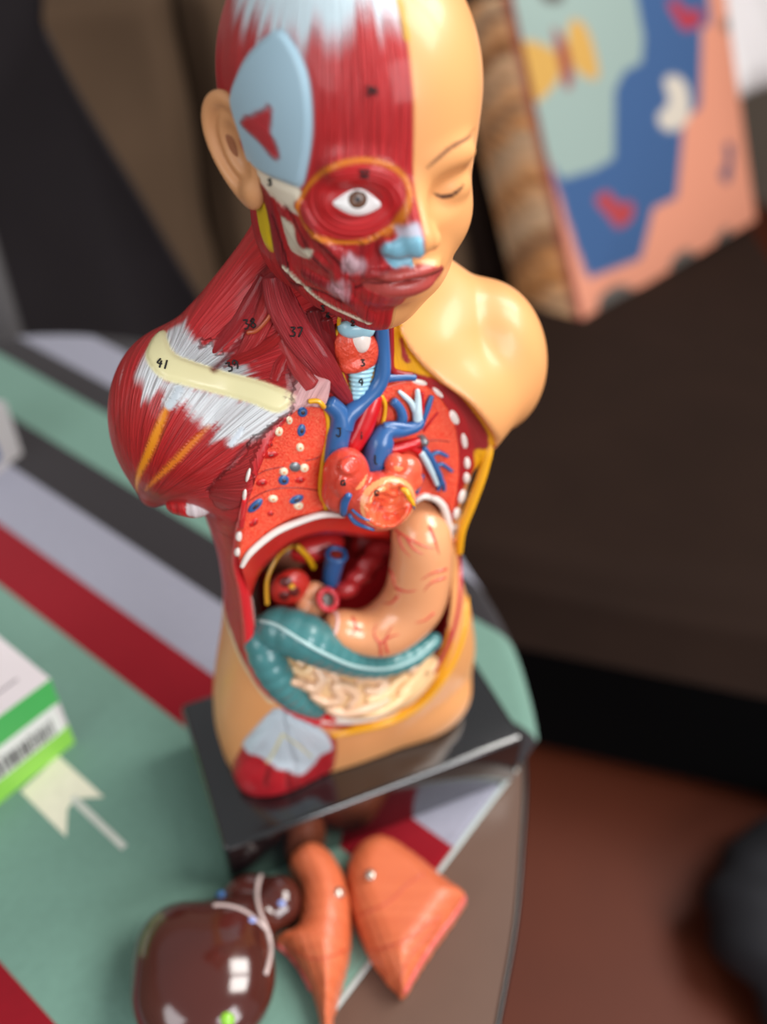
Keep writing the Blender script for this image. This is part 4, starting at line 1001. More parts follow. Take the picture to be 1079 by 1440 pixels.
V, F = tube([(-22, 18, FLOOR), (-22, 18, FLOOR+1.5), (-22, 18, FLOOR+3)], [24, 23, 8], 40, cap=False); build('foot_plate', V, F, plain('black_foot', (18, 16, 16), 0.35), tbl)

ub = [-44, -38, -33, -27.6, -22.9, -5.3, -0.75, 4.9, 10.0, 16.7, 20.3, 26.2, 32]
uc = ['black', 'green', 'white', 'red', 'green', 'red', 'white', 'black', 'green', 'black', 'white', 'black']
def fabric(name, rgb, bs=260):
    m = plain(name, rgb, 0.9, 0, 0.2, noise=0.10, nscale=160, bump=0.5, bscale=bs, sheen=0.15); return m
FAB = {'green': fabric('sage_green_weave', (106, 140, 127)), 'red': fabric('crimson_weave', (128, 0, 20)), 'white': fabric('lavender_grey_weave', (142, 142, 156)), 'black': fabric('charcoal_weave', (42, 38, 41))}
us, um = [], []
for i in range(len(uc)):
    k = max(1, int(round((ub[i+1]-ub[i])/0.6)))
    us += list(ub[i]+(ub[i+1]-ub[i])*np.arange(k)/k); um += [i]*k
us.append(ub[-1]); us = np.array(us); vs = np.arange(-9.45, 88, 0.7)
UU, VV = np.meshgrid(us, vs, indexing='ij')
P2 = UU[..., None]*E1+VV[..., None]*E2
sdv = lambda x, y: polysd(x, y, RIM)
sd0 = sdv(P2[..., 0], P2[..., 1]); ep = 0.05
gx = (sdv(P2[..., 0]+ep, P2[..., 1])-sdv(P2[..., 0]-ep, P2[..., 1]))/(2*ep); gy = (sdv(P2[..., 0], P2[..., 1]+ep)-sdv(P2[..., 0], P2[..., 1]-ep))/(2*ep)
gl = np.hypot(gx, gy)+1e-9; gx /= gl; gy /= gl
Rr = 1.1; s = np.maximum(0, sd0); th = np.minimum(s/Rr, math.pi/2)
over = Rr*np.sin(th)+0.12*np.minimum(np.maximum(0, s-Rr*1.57), 6); drop = Rr*(1-np.cos(th))+np.maximum(0, s-Rr*math.pi/2)
X = np.where(s > 0, P2[..., 0]-gx*sd0+gx*over, P2[..., 0]); Y = np.where(s > 0, P2[..., 1]-gy*sd0+gy*over, P2[..., 1])
rip = 0.03*np.sin(UU*.5+VV*.21)*np.sin(VV*.33)
Z = TZ-drop+0*rip
nu, nv = UU.shape; vid = np.arange(nu*nv).reshape(nu, nv)
V0 = np.c_[X.ravel(), Y.ravel(), Z.ravel()]
quads = np.stack([vid[:-1, :-1], vid[1:, :-1], vid[1:, 1:], vid[:-1, 1:]], -1)
keep = (sd0[:-1, :-1] < 13) & (sd0[1:, 1:] < 13) & (sd0[1:, :-1] < 13) & (sd0[:-1, 1:] < 13)
mi = np.repeat(np.array([['green', 'red', 'white', 'black'].index(uc[j]) for j in um])[:, None], nv-1, 1)[keep]
Q = quads[keep]; used = np.unique(Q); rm = -np.ones(nu*nv, int); rm[used] = np.arange(len(used))
cloth = empty('table_runner', (-10, 25, TZ), 'striped sage, crimson, grey and charcoal cloth spread over the table under the plinth', 'tablecloth')
oc = build('woven_cloth', V0[used], rm[Q].astype(np.int32), [FAB[k] for k in ('green', 'red', 'white', 'black')], cloth, midx=mi)
so_ = oc.modifiers.new('thickness', 'SOLIDIFY'); so_.thickness = 0.0016; so_.offset = -1
hem = np.array([np.r_[E1*u+E2*(-9.42), TZ-0.03] for u in np.arange(-26, 7.2, 0.4)]); hem[:, 2] += 0.0
V, F = tube(hem, 0.16, 8, flat=0.6, flatdir=(0, 0, 1)); build('hem', V, F, fabric('pale_hem', (176, 186, 184)), cloth)
mot = [(29, 1113), (82, 1063), (146, 1121), (106, 1123), (95, 1138), (93, 1177)]
V, F = prism([atz(a, b, TZ)[:2] for a, b in mot][::-1], TZ-0.05, TZ+0.05); m1 = build('arrow_motif', V, F, fabric('cream_applique', (226, 220, 200)), cloth, smooth=False)
a, b = atz(102, 1122, TZ)[:2], atz(175, 1192, TZ)[:2]; d = (b-a)/np.linalg.norm(b-a); w_ = np.array([-d[1], d[0]])*0.22
V, F = prism([a+w_, b+w_, b-w_, a-w_][::-1], TZ-0.05, TZ+0.06); build('arrow_motif', V, F, fabric('pale_grey_applique', (196, 198, 190)), cloth, smooth=False)

# ------------------------------------------------------------------ loose organs in front of the plinth
def flatpoly(pts, z): return rounded(np.array([atz(a, b, z)[:2] for a, b in pts]), 5)
def cushiony(Pp, z0, top, edge=1.7, h=0.1, wave=0.0):
    lo = np.r_[Pp.min(0)-.4, z0-.3]; hi = np.r_[Pp.max(0)+.4, top+.6]
    xs = np.arange(lo[0]-.2, hi[0]+.3, .08); ysg = np.arange(lo[1]-.2, hi[1]+.3, .08)
    G = polysd(*np.meshgrid(xs, ysg, indexing='ij'), Pp)
    def sd(X):
        i = np.clip(((X[0]-xs[0])/.08), 0, len(xs)-1.01).astype(int); j = np.clip(((X[1]-ysg[0])/.08), 0, len(ysg)-1.01).astype(int)
        d = G[i, j]; tp = z0+0.5+(top-z0-0.5)*np.sqrt(np.clip(-d/edge, 0, 1)*(2-np.clip(-d/edge, 0, 1)))
        return smax(smax(d, (X[2]-tp)*0.7, 0.3), z0-X[2], 0.15)
    return surface(sd, lo, hi, h)
zm8 = lambda L: [(170+a/2.036, 1140+b/2.036) for a, b in L]
LAP = zm8([(480, 150), (495, 118), (520, 98), (550, 93), (590, 112), (622, 150), (645, 200), (660, 265), (660, 330), (654, 400), (640, 470), (620, 540), (604, 600), (592, 660), (580, 664), (572, 615), (560, 560), (540, 500), (505, 440), (470, 400), (436, 372), (462, 352), (492, 340), (508, 315), (511, 270), (508, 225), (490, 185)])
LBP = zm8([(644, 215), (648, 160), (668, 112), (705, 82), (745, 74), (790, 90), (860, 138), (930, 196), (988, 240), (975, 280), (930, 345), (875, 425), (835, 490), (808, 528), (790, 512), (752, 470), (705, 400), (668, 320), (650, 260)])
PEACH = painted('peach_lung_paint', rough=0.42, coat=0.25, grain=0.7, gscale=1100, gcol=0.0)
M_crease = paintmat('red_crease_paint', (190, 74, 50)); M_pinkedge = paintmat('pink_edge_paint_on_lung', (214, 84, 84)); M_studs = plain('bright_magnet', (210, 206, 196), 0.2, metal=0.9)
def lungpiece(lab, poly, top, creases, edge, mag, zc=-3.9):
    Pp = flatpoly(poly, zc); V, F = cushiony(Pp, TZ+0.0, top)
    c = np.r_[Pp.mean(0), TZ]; r = empty('lung_half', c, lab, 'organ model', 'loose lung halves on the table')
    nz = noise1(V[:, 0]*1.3+3*V[:, 1])[:, None]; cc = lin((208, 108, 68))*(1-nz)+lin((196, 94, 56))*nz
    build('lung_body', V, F, PEACH, r, attrs={'paint': cc, 'fib': V[:, 0], 'fibw': np.zeros(len(V))}); T = bvh(V, F)
    for cr in creases:
        V, F = line_on(zm8(cr), [T], 0.05, 0.0); build('crease', V, F, M_crease, r)
    V, F = line_on(zm8(edge), [T], 0.14, -0.02); build('cut_edge', V, F, M_pinkedge, r)
    (mx, my) = zm8([mag])[0]; q, nn = hits([T], mx, my)
    V, F = tube([q-nn*.1, q+nn*.25, q+nn*.3], [.3, .3, .2], 16); mg = build('magnet', V, F, M_studs, r)
    return T
lungpiece('peach lung half with a narrow pointed tip, lying against the brown liver', LAP, -2.3, [[(475, 385), (510, 410), (550, 424), (590, 420), (625, 408), (648, 396)]], [(440, 376), (475, 408), (510, 450), (540, 505), (558, 560), (570, 620)], (622, 238))
lungpiece('broad peach lung half with one straight pink edge, nearest the table rim', LBP, -2.4, [[(668, 308), (720, 285), (775, 255), (820, 212), (872, 178)], [(716, 400), (770, 388), (830, 362), (885, 320), (910, 300)], [(800, 490), (815, 440), (845, 395), (890, 350), (915, 300)]], [(985, 248), (960, 290), (915, 350), (870, 415), (835, 475), (812, 520)], (715, 187))
# liver
lr = atz(287, 1378, -2.4); l2 = atz(392, 1268, -3.3); l3 = atz(345, 1258, -3.5)
Ml = rotm('Z', -23)
def liv(X):
    D = ell(X, lr, (3.9, 3.9, 2.5), Ml.T if False else Ml)
    D = smin(D, ell(X, atz(250, 1330, -2.8), (2.3, 2.3, 1.9)), 1.2)
    D = smin(D, ell(X, atz(330, 1310, -3.0), (2.4, 2.0, 1.7)), 1.0)
    D = smin(D, ell(X, l2, (1.35, 1.5, 1.45)), 0.7); D = smin(D, ell(X, l3, (1.6, 1.1, 1.2)), 0.6)
    return smax(D, TZ-X[2], 0.2)
V, F = surface(liv, np.array([lr[0]-6, lr[1]-6, TZ-.3]), np.array([lr[0]+8, lr[1]+9, 1.5]), 0.13)
liver = empty('liver', (lr[0], lr[1], TZ), 'glossy dark brown two-lobed liver piece with pale ligament lines, on the green stripe', 'organ model')
build('liver_body', V, F, plain('brown_liver_paint', (72, 31, 25), 0.14, 0.7, noise=0.12, nscale=40), liver); LT = bvh(V, F)
M_lig = paintmat('pale_ligament_paint', (196, 176, 172))
for pts, r_ in [([(265, 272), (300, 272), (335, 280), (365, 295), (385, 312), (410, 335), (420, 348)], .1), ([(408, 172), (394, 205), (390, 250), (398, 290), (412, 325), (420, 348)], .13), ([(420, 348), (428, 390), (424, 430), (414, 468)], .15)]:
    V, F = line_on(zm8(pts), [LT], r_, 0.02); build('ligament', V, F, M_lig, liver)
for pts in [[(212, 250), (235, 246), (262, 248), (290, 246)]]:
    V, F = line_on(zm8(pts), [LT], .24, 0.1)
    if len(V) > 20: build('caval_groove', V, F, M_vein, liver)
for p in [(460, 265), (378, 312)]:
    V, F = dome(oval(*zm8([p])[0], 6, 5), [LT], .1); build('blue_dot', V, F, paintmat('pale_blue_dot', (130, 150, 210)), liver)
V, F = dome(oval(320, 1434, 11, 12), [LT], .25); build('gall_bladder', V, F, paintmat('lime_gall_paint', (132, 190, 52)), liver)

# ------------------------------------------------------------------ two cartons on the cloth
CARD = plain('white_card', (226, 216, 218), 0.5, 0.1)
bx_ = empty('medicine_box', (-17.6, 8.9, TZ), 'white and green carton with a barcode label, at the left edge beside the plinth', 'carton')
def onbox(a, z0, out, w, hgt, name, mat, parent, org2=np.array([-17.6, 8.9]), ew=-E1, nrm=-E2):
    """thin printed panel on the front of a carton: a along the front from its corner"""
    p = org2+ew*a; P4 = [p, p+ew*w, p+ew*w+nrm*out, p+nrm*out]
    V, F = prism(P4, z0, z0+hgt); return build(name, V, F, mat, parent, smooth=False)
o2 = np.array([-17.6, 8.9])
V, F = prism([o2, o2+E2*9, o2+E2*9-E1*13, o2-E1*13], TZ+0.02, TZ+7.3); build('carton_body', V, F, CARD, bx_, smooth=False)
onbox(0, TZ+4.8, .03, 13, 2.45, 'green_band', plain('green_print', (82, 186, 96), 0.45, 0.1), bx_)
onbox(0, TZ+0.05, .03, 13, 2.1, 'lime_band', plain('lime_print', (150, 218, 84), 0.45, 0.1), bx_)
lb = onbox(0.35, TZ+2.1, .05, 12.6, 2.75, 'paper_label', plain('label_paper', (240, 240, 236), 0.6), bx_)
INK = plain('grey_print', (60, 58, 60), 0.7)
x = 1.0
for i in range(22):
    w_ = random.choice([.1, .16, .3]); onbox(x, TZ+2.3, .07, w_, 1.5 if i % 7 else 1.7, 'barcode_bar', INK, lb); x += w_+random.choice([.07, .1, .16])
onbox(4.9, TZ+4.2, .07, 2.0, .12, 'printed_line', INK, lb)
q0 = atz(26, 956, TZ+7.3)[:2]
V, F = prism([q0, q0-E1*3.2, q0-E1*3.2+E2*.18, q0+E2*.18], TZ+7.3, TZ+7.33); build('printed_line', V, F, plain('pale_grey_print', (150, 142, 146), .7), bx_, smooth=False)
f1 = np.array([-.716, -.698]); f2 = np.array([-.698, .716]); o3 = np.array([-16.4, 44.4])+f2*2.0
ct = empty('small_carton', (o3[0], o3[1], TZ), 'small white carton with blue print, at the left edge farther back than the medicine box', 'carton')
V, F = prism([o3+f1*0, o3+f2*7, o3+f2*7+f1*12, o3+f1*12], TZ+0.02, TZ+6.2); build('carton_body', V, F, plain('offwhite_card', (176, 172, 174), 0.5), ct, smooth=False)
onbox(2.6, TZ+1.2, .04, 3.4, 2.6, 'blue_print', plain('blue_print', (52, 78, 130), .5), ct, o3, f1, -f2)
onbox(3.0, TZ+4.2, .04, 3.0, .5, 'blue_print', plain('blue_print', (70, 92, 140), .5), ct, o3, f1, -f2)
V, F = prism([o3+f1*2.8+f2*1.2, o3+f1*2.8+f2*5, o3+f1*7+f2*5, o3+f1*7+f2*1.2], TZ+6.2, TZ+6.24); build('dark_top_patch', V, F, plain('dark_patch', (50, 46, 50), .6), ct, smooth=False)  # flat dark patch on the carton's top

# ------------------------------------------------------------------ sofa, cushion, what stands behind
SEAT = -34.0
sofa = empty('sofa', (70, 90, FLOOR), 'dark brown upholstered sofa behind the table, with a picture cushion on it', 'sofa')
LEA = plain('dark_brown_upholstery', (36, 23, 17), 0.85, 0, 0.12, noise=0.18, nscale=9, bump=0.3, bscale=25)
LEAB = plain('brown_back_upholstery', (76, 59, 45), 0.9, 0, 0.15, noise=0.16, nscale=7, bump=0.3, bscale=20)
a0, a1 = atz(560, 757, SEAT)[:2], atz(1150, 874, SEAT)[:2]
dA = (a1-a0)/np.linalg.norm(a1-a0); nA = np.array([-dA[1], dA[0]])
if nA[1] < 0: nA = -nA
def wavy(o, du, dv, nu_, nv_, hu_, hv_, fn, thick):
    U = np.linspace(0, nu_, hu_); Vv = np.linspace(0, nv_, hv_); A, Bq = np.meshgrid(U, Vv, indexing='ij'); n3 = np.cross(du, dv); n3 = n3/np.linalg.norm(n3)
    H_ = fn(A, Bq); ed_ = np.minimum.reduce([A, nu_-A, Bq, nv_-Bq]); H_ = H_-thick*0.35*np.exp(-(ed_/3.0)**2)
    top = o+A[..., None]*du+Bq[..., None]*dv+H_[..., None]*n3; bot = o+A[..., None]*du+Bq[..., None]*dv-thick*n3
    n_ = hu_*hv_; V = np.vstack([top.reshape(-1, 3), bot.reshape(-1, 3)]); id_ = np.arange(n_).reshape(hu_, hv_)
    F = []
    for i in range(hu_-1):
        for j in range(hv_-1):
            F.append((id_[i, j], id_[i+1, j], id_[i+1, j+1], id_[i, j+1])); F.append((id_[i, j]+n_, id_[i, j+1]+n_, id_[i+1, j+1]+n_, id_[i+1, j]+n_))
    for i in range(hu_-1):
        F.append((id_[i, 0], id_[i, 0]+n_, id_[i+1, 0]+n_, id_[i+1, 0])); F.append((id_[i, -1], id_[i+1, -1], id_[i+1, -1]+n_, id_[i, -1]+n_))
    for j in range(hv_-1):
        F.append((id_[0, j], id_[0, j+1], id_[0, j+1]+n_, id_[0, j]+n_)); F.append((id_[-1, j], id_[-1, j]+n_, id_[-1, j+1]+n_, id_[-1, j+1]))
    return V, F
S00, S10, S01, S11 = np.array([20., 51.5]), a0+dA*95, np.array([20., 117.]), np.array([166., 146.])
aa = np.linspace(0, 1, 110); bb = np.linspace(0, 1, 60); A_, B_ = np.meshgrid(aa, bb, indexing='ij')
XY = ((1-A_)*(1-B_))[..., None]*S00+(A_*(1-B_))[..., None]*S10+((1-A_)*B_)[..., None]*S01+(A_*B_)[..., None]*S11
en = np.minimum.reduce([A_*110, (1-A_)*110, B_*75, (1-B_)*75])
Zt = SEAT+0.9*np.sin(A_*9+B_*4)+0.6*np.sin(B_*9-A_*8)-5*np.exp(-(en/3.2)**2)
i2 = np.arange(A_.size).reshape(A_.shape); nn_ = A_.size
V = np.vstack([np.c_[XY.reshape(-1, 2), Zt.ravel()], np.c_[XY.reshape(-1, 2), np.full(nn_, SEAT-16)]])
F = [(i2[i, j], i2[i+1, j], i2[i+1, j+1], i2[i, j+1]) for i in range(109) for j in range(59)]
bd_ = [(i, 0) for i in range(110)]+[(109, j) for j in range(1, 60)]+[(i, 59) for i in range(108, -1, -1)]+[(0, j) for j in range(58, 0, -1)]
ids_ = [int(i2[q]) for q in bd_]; m_ = len(ids_)
F += [(ids_[k], ids_[k]+nn_, ids_[(k+1) % m_]+nn_, ids_[(k+1) % m_]) for k in range(m_)]+[tuple(k+nn_ for k in ids_)]
build('seat_cushion', V, F, LEA, sofa)
ins = lambda p, q, t: p+(q-p)/np.linalg.norm(q-p)*t
p4 = [S00+dA*2+nA*3, S01+np.array([2., -1.]), S11+np.array([-3., -2.]), S10-dA*3+nA*3]
V, F = prism(p4, FLOOR+3, SEAT-15); build('sofa_frame', V, F, plain('black_sofa_base', (5, 5, 6), 0.9, 0, 0.1), sofa, smooth=False)
for p in (p4[0]+nA*4+dA*4, p4[3]+nA*4-dA*4, p4[1]+np.array([4., -4.]), p4[2]+np.array([-5., -5.])):
    V, F = tube([np.r_[p, FLOOR], np.r_[p, FLOOR+2], np.r_[p, FLOOR+3.5]], [2.4, 2.8, 2.8], 14, cap=False); build('foot', V, F, plain('black_foot', (14, 13, 14), .5), sofa)
# back rest in leaning cushions; the last ones turn with the corner
CE = np.array([.924, .383, 0]); CNn = np.array([-.383, .924, 0])
bq = atz(820, 452, SEAT+1.0); bq[2] = 0; bq = bq+CNn*23
segs = [(np.array([-34., 121., 0]), (bq-np.array([-34., 121., 0]))/np.linalg.norm(bq-np.array([-34., 121., 0])), 2, np.linalg.norm(bq-np.array([-34., 121., 0]))/2), (bq, CE, 2, 52.0)]
for o_, d_, cnt, wd_ in segs:
    nb_ = np.array([-d_[1], d_[0], 0])
    for k in range(cnt):
        V, F = wavy(o_+d_*k*wd_+np.array([0, 0, SEAT-4]), d_, nb_*0.36+np.array([0, 0, .933]), wd_-.6, 64, 40, 40, lambda a, b: 1.6*np.sin(a*.14+b*.11+k)+1.2*np.sin(a*.07-b*.2)+2.0*np.exp(-((a-30)/22)**2-((b-33)/24)**2), 18)
        build('back_cushion', V, F, LEAB if cnt == 2 and d_[1] < .2 else LEA, sofa)
# black armchair at the left whose back stands in front of the brown sofa back
chair = empty('armchair', (-25, 100, FLOOR), 'black armchair standing left of the brown sofa, behind the table', 'armchair')
BLK = plain('black_upholstery', (33, 28, 31), 0.7, 0, 0.3, noise=0.2, nscale=8, bump=0.2, bscale=30)
YB = 104.0
sil = [(30, -40), (60, 30), (110, 130), (160, 215), (215, 305), (258, 380), (300, 450), (330, 520), (320, 640), (200, 640), (40, 640), (-200, 640), (-400, 400), (-300, -40)]
SX = np.array([at(a, b, YB)[[0, 2]] for a, b in sil]); SX[:, 1] = np.maximum(SX[:, 1], -62)
nS = len(SX); SX = spline(SX, 3, True); nS = len(SX); cS = SX.mean(0)
lay = [(0.94, YB+1.0), (0.985, YB), (1.0, YB+1.2), (1.0, YB+9), (0.95, YB+10.5)]
V = np.vstack([np.c_[cS[0]+(SX[:, 0]-cS[0])*k, np.full(nS, y), cS[1]+(SX[:, 1]-cS[1])*k] for k, y in lay])
F = [(k*nS+i, k*nS+(i+1) % nS, (k+1)*nS+(i+1) % nS, (k+1)*nS+i) for k in range(4) for i in range(nS)]+[tuple(range(nS-1, -1, -1)), tuple(4*nS+i for i in range(nS))]
build('backrest', V, F, BLK, chair)
V, F = rbox((-38, 88, -58), (44, 15, 9), 3); build('seat', V, F, BLK, chair)
for px_ in (-78, 2):
    for py_ in (78, 110):
        V, F = tube([(px_, py_, FLOOR), (px_, py_, FLOOR+8), (px_, py_, -64)], [2, 2.2, 2.4], 12); build('leg', V, F, plain('black_leg', (20, 18, 18), .5), chair)
g0 = at(-90, 345, 84.0); g1 = at(46, 520, 84.0)
V, F = rbox(((g0[0]+g1[0])/2, 88, (g0[2]+g1[2])/2-6), (abs(g1[0]-g0[0])/2, 4, abs(g0[2]-g1[2])/2+6), 1.5); build('armrest', V, F, plain('grey_arm_upholstery', (84, 82, 84), 0.6, noise=.15, nscale=10), chair)

# the picture cushion
cb = atz(820, 452, SEAT+1.0); ce = np.array([.924, .383, 0]); cn = np.array([-.383, .924, 0]); cu = cn*0.43+np.array([0, 0, .903]); cf = np.cross(ce, cu)     # cf faces the viewer
if cf[1] > 0: cf = -cf
CW, CHh, CT_ = 73.0, 58.0, 15.0
def cpix(px, py):
    d = ray(px, py); t = np.dot(cb-CAM, cf)/np.dot(d, cf); q = CAM+d*t-cb; return np.array([q.dot(ce), q.dot(cu)])
pil = empty('cushion', cb+ce*20-cf*4, 'thick picture cushion, blue teal and pink, with orange striped side, leaning on the sofa', 'cushion')
na, nb = 95, 113; A, Bq = np.meshgrid(np.linspace(0, CW, na), np.linspace(0, CHh, nb), indexing='ij')
ed_ = np.minimum.reduce([A, CW-A, Bq, CHh-Bq]); bul = 2.2*(1-np.exp(-ed_/9.0))
front = cb+A[..., None]*ce+Bq[..., None]*cu+bul[..., None]*cf
cc = np.tile(lin((212, 140, 114)), (na*nb, 1)); fa, fb = A.ravel(), Bq.ravel()
def cfill(pts, rgb, soft=.4, sm=False):
    Pq = np.array([cpix(*p) for p in pts]); Pq = spline(Pq, 4, True) if sm else Pq
    k = sstep(soft, -soft, polysd(fa, fb, Pq))[:, None]; global cc; cc = cc*(1-k)+0.85*lin(rgb)*k
zc_ = lambda L: [(660+a/2.575, b/2.575) for a, b in L]
cfill(zc_([(130, -150), (590, -150), (840, -150), (850, 100), (815, 110), (805, 400), (745, 440), (725, 720), (640, 760), (605, 940), (420, 1010), (380, 900), (290, 600)]), (58, 92, 140))
cfill(zc_([(130, -150), (585, -150), (590, 0), (605, 150), (595, 235), (530, 270), (495, 340), (495, 580), (430, 620), (330, 650), (270, 560), (200, 250)]), (152, 172, 166))
cfill(zc_([(190, 150), (300, 200), (310, 270), (290, 320), (240, 370), (215, 300)]), (206, 160, 82), sm=True)
cfill(zc_([(345, 90), (390, 90), (420, 160), (440, 290), (380, 280), (335, 210)]), (206, 160, 82), sm=True)
cfill(zc_([(285, 110), (320, 150), (345, 230), (350, 320), (325, 320), (305, 230)]), (150, 66, 62), sm=True)
cfill(zc_([(650, 430), (690, 380), (675, 300), (720, 285), (760, 330), (765, 430), (720, 480), (670, 475)]), (214, 204, 190), sm=True)
cfill(zc_([(435, 730), (475, 700), (510, 740), (560, 740), (565, 790), (515, 830), (480, 790)]), (176, 62, 66), sm=True)
cfill(zc_([(700, 20), (735, 10), (765, 50), (810, 40), (815, 90), (755, 120), (720, 70)]), (176, 50, 66), sm=True)
cfill(zc_([(880, 640), (905, 590), (900, 530), (935, 530), (930, 600), (915, 670)]), (92, 84, 110), sm=True)
for q_ in [[(460, 1090), (530, 1030), (610, 1060), (590, 1110), (510, 1180)], [(720, 960), (780, 900), (830, 950), (770, 1000)], [(890, 870), (930, 820), (950, 870), (910, 910)], [(900, 90), (930, 60), (940, 110), (910, 120)], [(250, -40), (330, -40), (330, 10), (270, 15)]]:
    cfill(zc_(q_), (96, 92, 88), sm=True)
idf = np.arange(na*nb).reshape(na, nb)
Ff = np.stack([idf[:-1, :-1], idf[1:, :-1], idf[1:, 1:], idf[:-1, 1:]], -1).reshape(-1, 4)
CUSH = painted('printed_cushion_cloth', rough=0.9, coat=0.0)
back = cb+A[..., None]*ce+Bq[..., None]*cu-(CT_*(1-0.0*bul))[..., None]*cf
build('picture_front', front.reshape(-1, 3), Ff, CUSH, pil, attrs={'paint': cc, 'fib': fa, 'fibw': fa*0})
# side and back: woven orange stripes
per = [(t, 0.0) for t in np.linspace(0, CW, 40)][::-1]+[(0.0, t) for t in np.linspace(0, CHh, 60)[1:]]+[(t, CHh) for t in np.linspace(0, CW, 40)[1:]]+[(CW, t) for t in np.linspace(CHh, 0, 60)[1:-1]]
per = np.array(per); npn = len(per); D_ = np.linspace(0, CT_, 16)
pm = np.array([CW/2, CHh/2]); V = []; cs = []
for d in D_:
    k = 1+0.035*math.sin(math.pi*d/CT_); pp = pm+(per-pm)*k
    V.append(cb+pp[:, :1]*ce+pp[:, 1:]*cu-d*cf)
    s_ = pp[:, 0]+pp[:, 1]+0.35*d; nn = noise1(s_*.55+.3*np.sin(d)); n2 = noise1(s_*1.3+40); c_ = lin((238, 160, 92))*(1-nn[:, None])+lin((226, 188, 150))*nn[:, None]; k2 = (sstep(.62, .8, n2)*0.75)[:, None]
    c_ = c_*(1-k2)+lin((118, 74, 48))*k2; k3 = sstep(1.6, 1.0, np.full(npn, d))[:, None]; cs.append(c_*(1-k3)+lin((160, 76, 66))*k3)
V.append(cb+per[:, :1]*ce+per[:, 1:]*cu-CT_*cf); cs.append(cs[-1])
V = np.vstack(V); cs = np.vstack(cs); kk = len(D_)+1
F = [(k*npn+i, k*npn+(i+1) % npn, (k+1)*npn+(i+1) % npn, (k+1)*npn+i) for k in range(kk-1) for i in range(npn)]+[tuple((kk-1)*npn+i for i in range(npn))]
build('striped_side', V, F, CUSH, pil, attrs={'paint': cs, 'fib': cs[:, 0], 'fibw': cs[:, 0]*0})
# white cloth over the sofa back at the far right, dark throw beside it
wq = cb+ce*77+cu*26+cn*3
V, F = wavy(wq, ce, cu, 46, 40, 30, 24, lambda a, b: 1.2*np.sin(a*.3+b*.2), 8); wc = build('white_pillow', V, F, plain('white_cotton', (226, 222, 224), .9, noise=.06, nscale=10))
tag(wc, 'plain white pillow at the top right corner, behind the picture cushion', 'pillow')

# ------------------------------------------------------------------ room
def struct(name, V, F, m): return tag(build(name, V, F, m, smooth=False), kind='structure')
fl = plain('brown_floor_boards', (88, 38, 20), 0.55, 0.0, 0.25, noise=0.2, nscale=6)
V, F = prism([(-230, -200), (-230, 260), (260, 260), (260, -200)][::-1], FLOOR-8, FLOOR); struct('floor', V, F, fl)
wallm = plain('warm_wall_paint', (150, 138, 126), 0.8, noise=.05, nscale=4)
V, F = prism([(-230, 250), (-230, 260), (260, 260), (260, 250)][::-1], FLOOR, FLOOR+250); struct('wall_back', V, F, wallm)
V, F = prism([(-240, -200), (-240, 260), (-230, 260), (-230, -200)][::-1], FLOOR, FLOOR+250); struct('wall_left', V, F, wallm)
V, F = prism([(260, -200), (260, 260), (270, 260), (270, -200)][::-1], FLOOR, FLOOR+250); struct('wall_right', V, F, wallm)
V, F = prism([(-230, 246), (-230, 250), (260, 250), (260, 246)][::-1], FLOOR, FLOOR+10); struct('baseboard_back', V, F, plain('baseboard_paint', (190, 184, 176), .5))
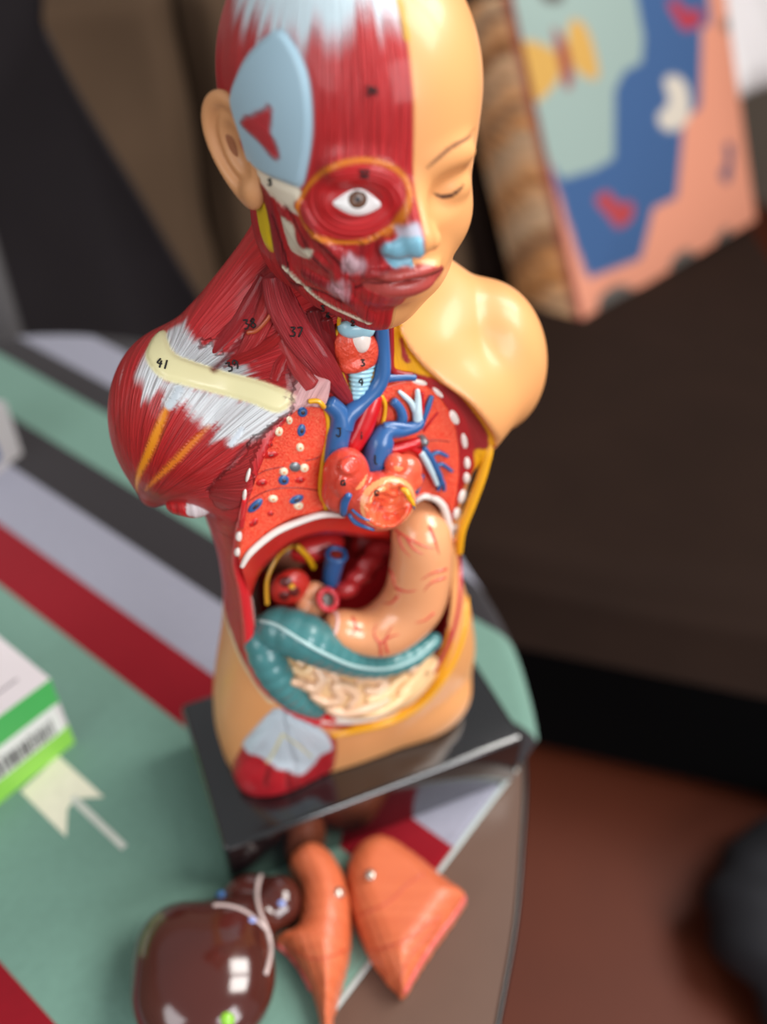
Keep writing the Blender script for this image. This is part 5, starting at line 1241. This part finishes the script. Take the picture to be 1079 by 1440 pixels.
# dark bundle on the floor at the right edge
bc = atz(1120, 1225, FLOOR+8); bc[:2] -= nA*7
def bun(X):
    D = ell(X, bc, (13, 12, 9)); D = smin(D, ell(X, bc+np.array([7, 4, -2]), (12, 10, 7)), 4); D = smin(D, ell(X, bc+np.array([-4, -12, -3]), (9, 9, 6)), 4)
    D = D+0.8*np.sin(X[0]*.5+X[1]*.3)*np.sin(X[1]*.4+X[2]*.3)
    return smax(D, FLOOR-X[2], .5)
V, F = surface(bun, np.r_[bc[:2]-32, FLOOR-1], np.r_[bc[:2]+32, FLOOR+26], 0.9)
tag(build('dark_bag', V, F, plain('dark_navy_fabric', (24, 24, 30), .8, noise=.2, nscale=12)), 'dark navy soft bag on the brown floor at the right edge', 'bag')
# ------------------------------------------------------------------ camera, light, view
sc = bpy.context.scene
cd = bpy.data.cameras.new('camera'); cam = bpy.data.objects.new('camera', cd); col.objects.link(cam)
Mx = Matrix((tuple(RT), tuple(UP), tuple(-FW))).transposed().to_4x4(); Mx.translation = Vector(Wd(CAM)); cam.matrix_world = Mx
cd.sensor_fit = 'VERTICAL'; cd.sensor_height = 36.0; cd.lens = 36.0*FPX/1440.0
cd.clip_start = 0.01; cd.clip_end = 50
cd.dof.use_dof = True; cd.dof.aperture_fstop = 3.3
cd.dof.focus_distance = float(np.dot(atcut(420, 520)-CAM, FW))*S*0.945
sc.camera = cam
w = bpy.data.worlds.new('world'); sc.world = w; w.use_nodes = True
bg = w.node_tree.nodes['Background']; bg.inputs[0].default_value = (0.95, 0.97, 1.0, 1); bg.inputs[1].default_value = 0.30
def area(name, loc, target, sx, sy, power, color=(1, 1, 1)):
    l = bpy.data.lights.new(name, 'AREA'); l.shape = 'RECTANGLE'; l.size = sx; l.size_y = sy; l.energy = power; l.color = color
    o = bpy.data.objects.new(name, l); col.objects.link(o); o.location = loc
    o.rotation_euler = (Vector(target)-Vector(loc)).to_track_quat('-Z', 'Y').to_euler()
    return o
for k, dx in ((0, -0.42), (1, 0.42)):
    pos = Vector((1.5, -0.32, 2.64)); d = (Vector((0, 0, .9))-pos).normalized(); sd_ = d.cross(Vector((0, 0, 1))).normalized()
    area('window_pane_light', pos+sd_*dx, Vector((0, 0, .9))+sd_*dx, 0.7, 1.1, 36, (1.0, 0.97, 0.92))
area('front_window_light', (0.62, -2.15, 1.95), (0, 0, 0.95), 1.1, 1.2, 38, (0.98, 0.98, 1.0))
area('left_fill_light', (-2.1, -1.0, 2.2), (0, 0, 0.95), 1.3, 1.3, 24, (0.97, 0.98, 1.0))  # soft fill added from the left, no actual window there
sc.view_settings.view_transform = 'Standard'; sc.view_settings.look = 'None'
sc.view_settings.exposure = 0.06; sc.view_settings.gamma = 1.0
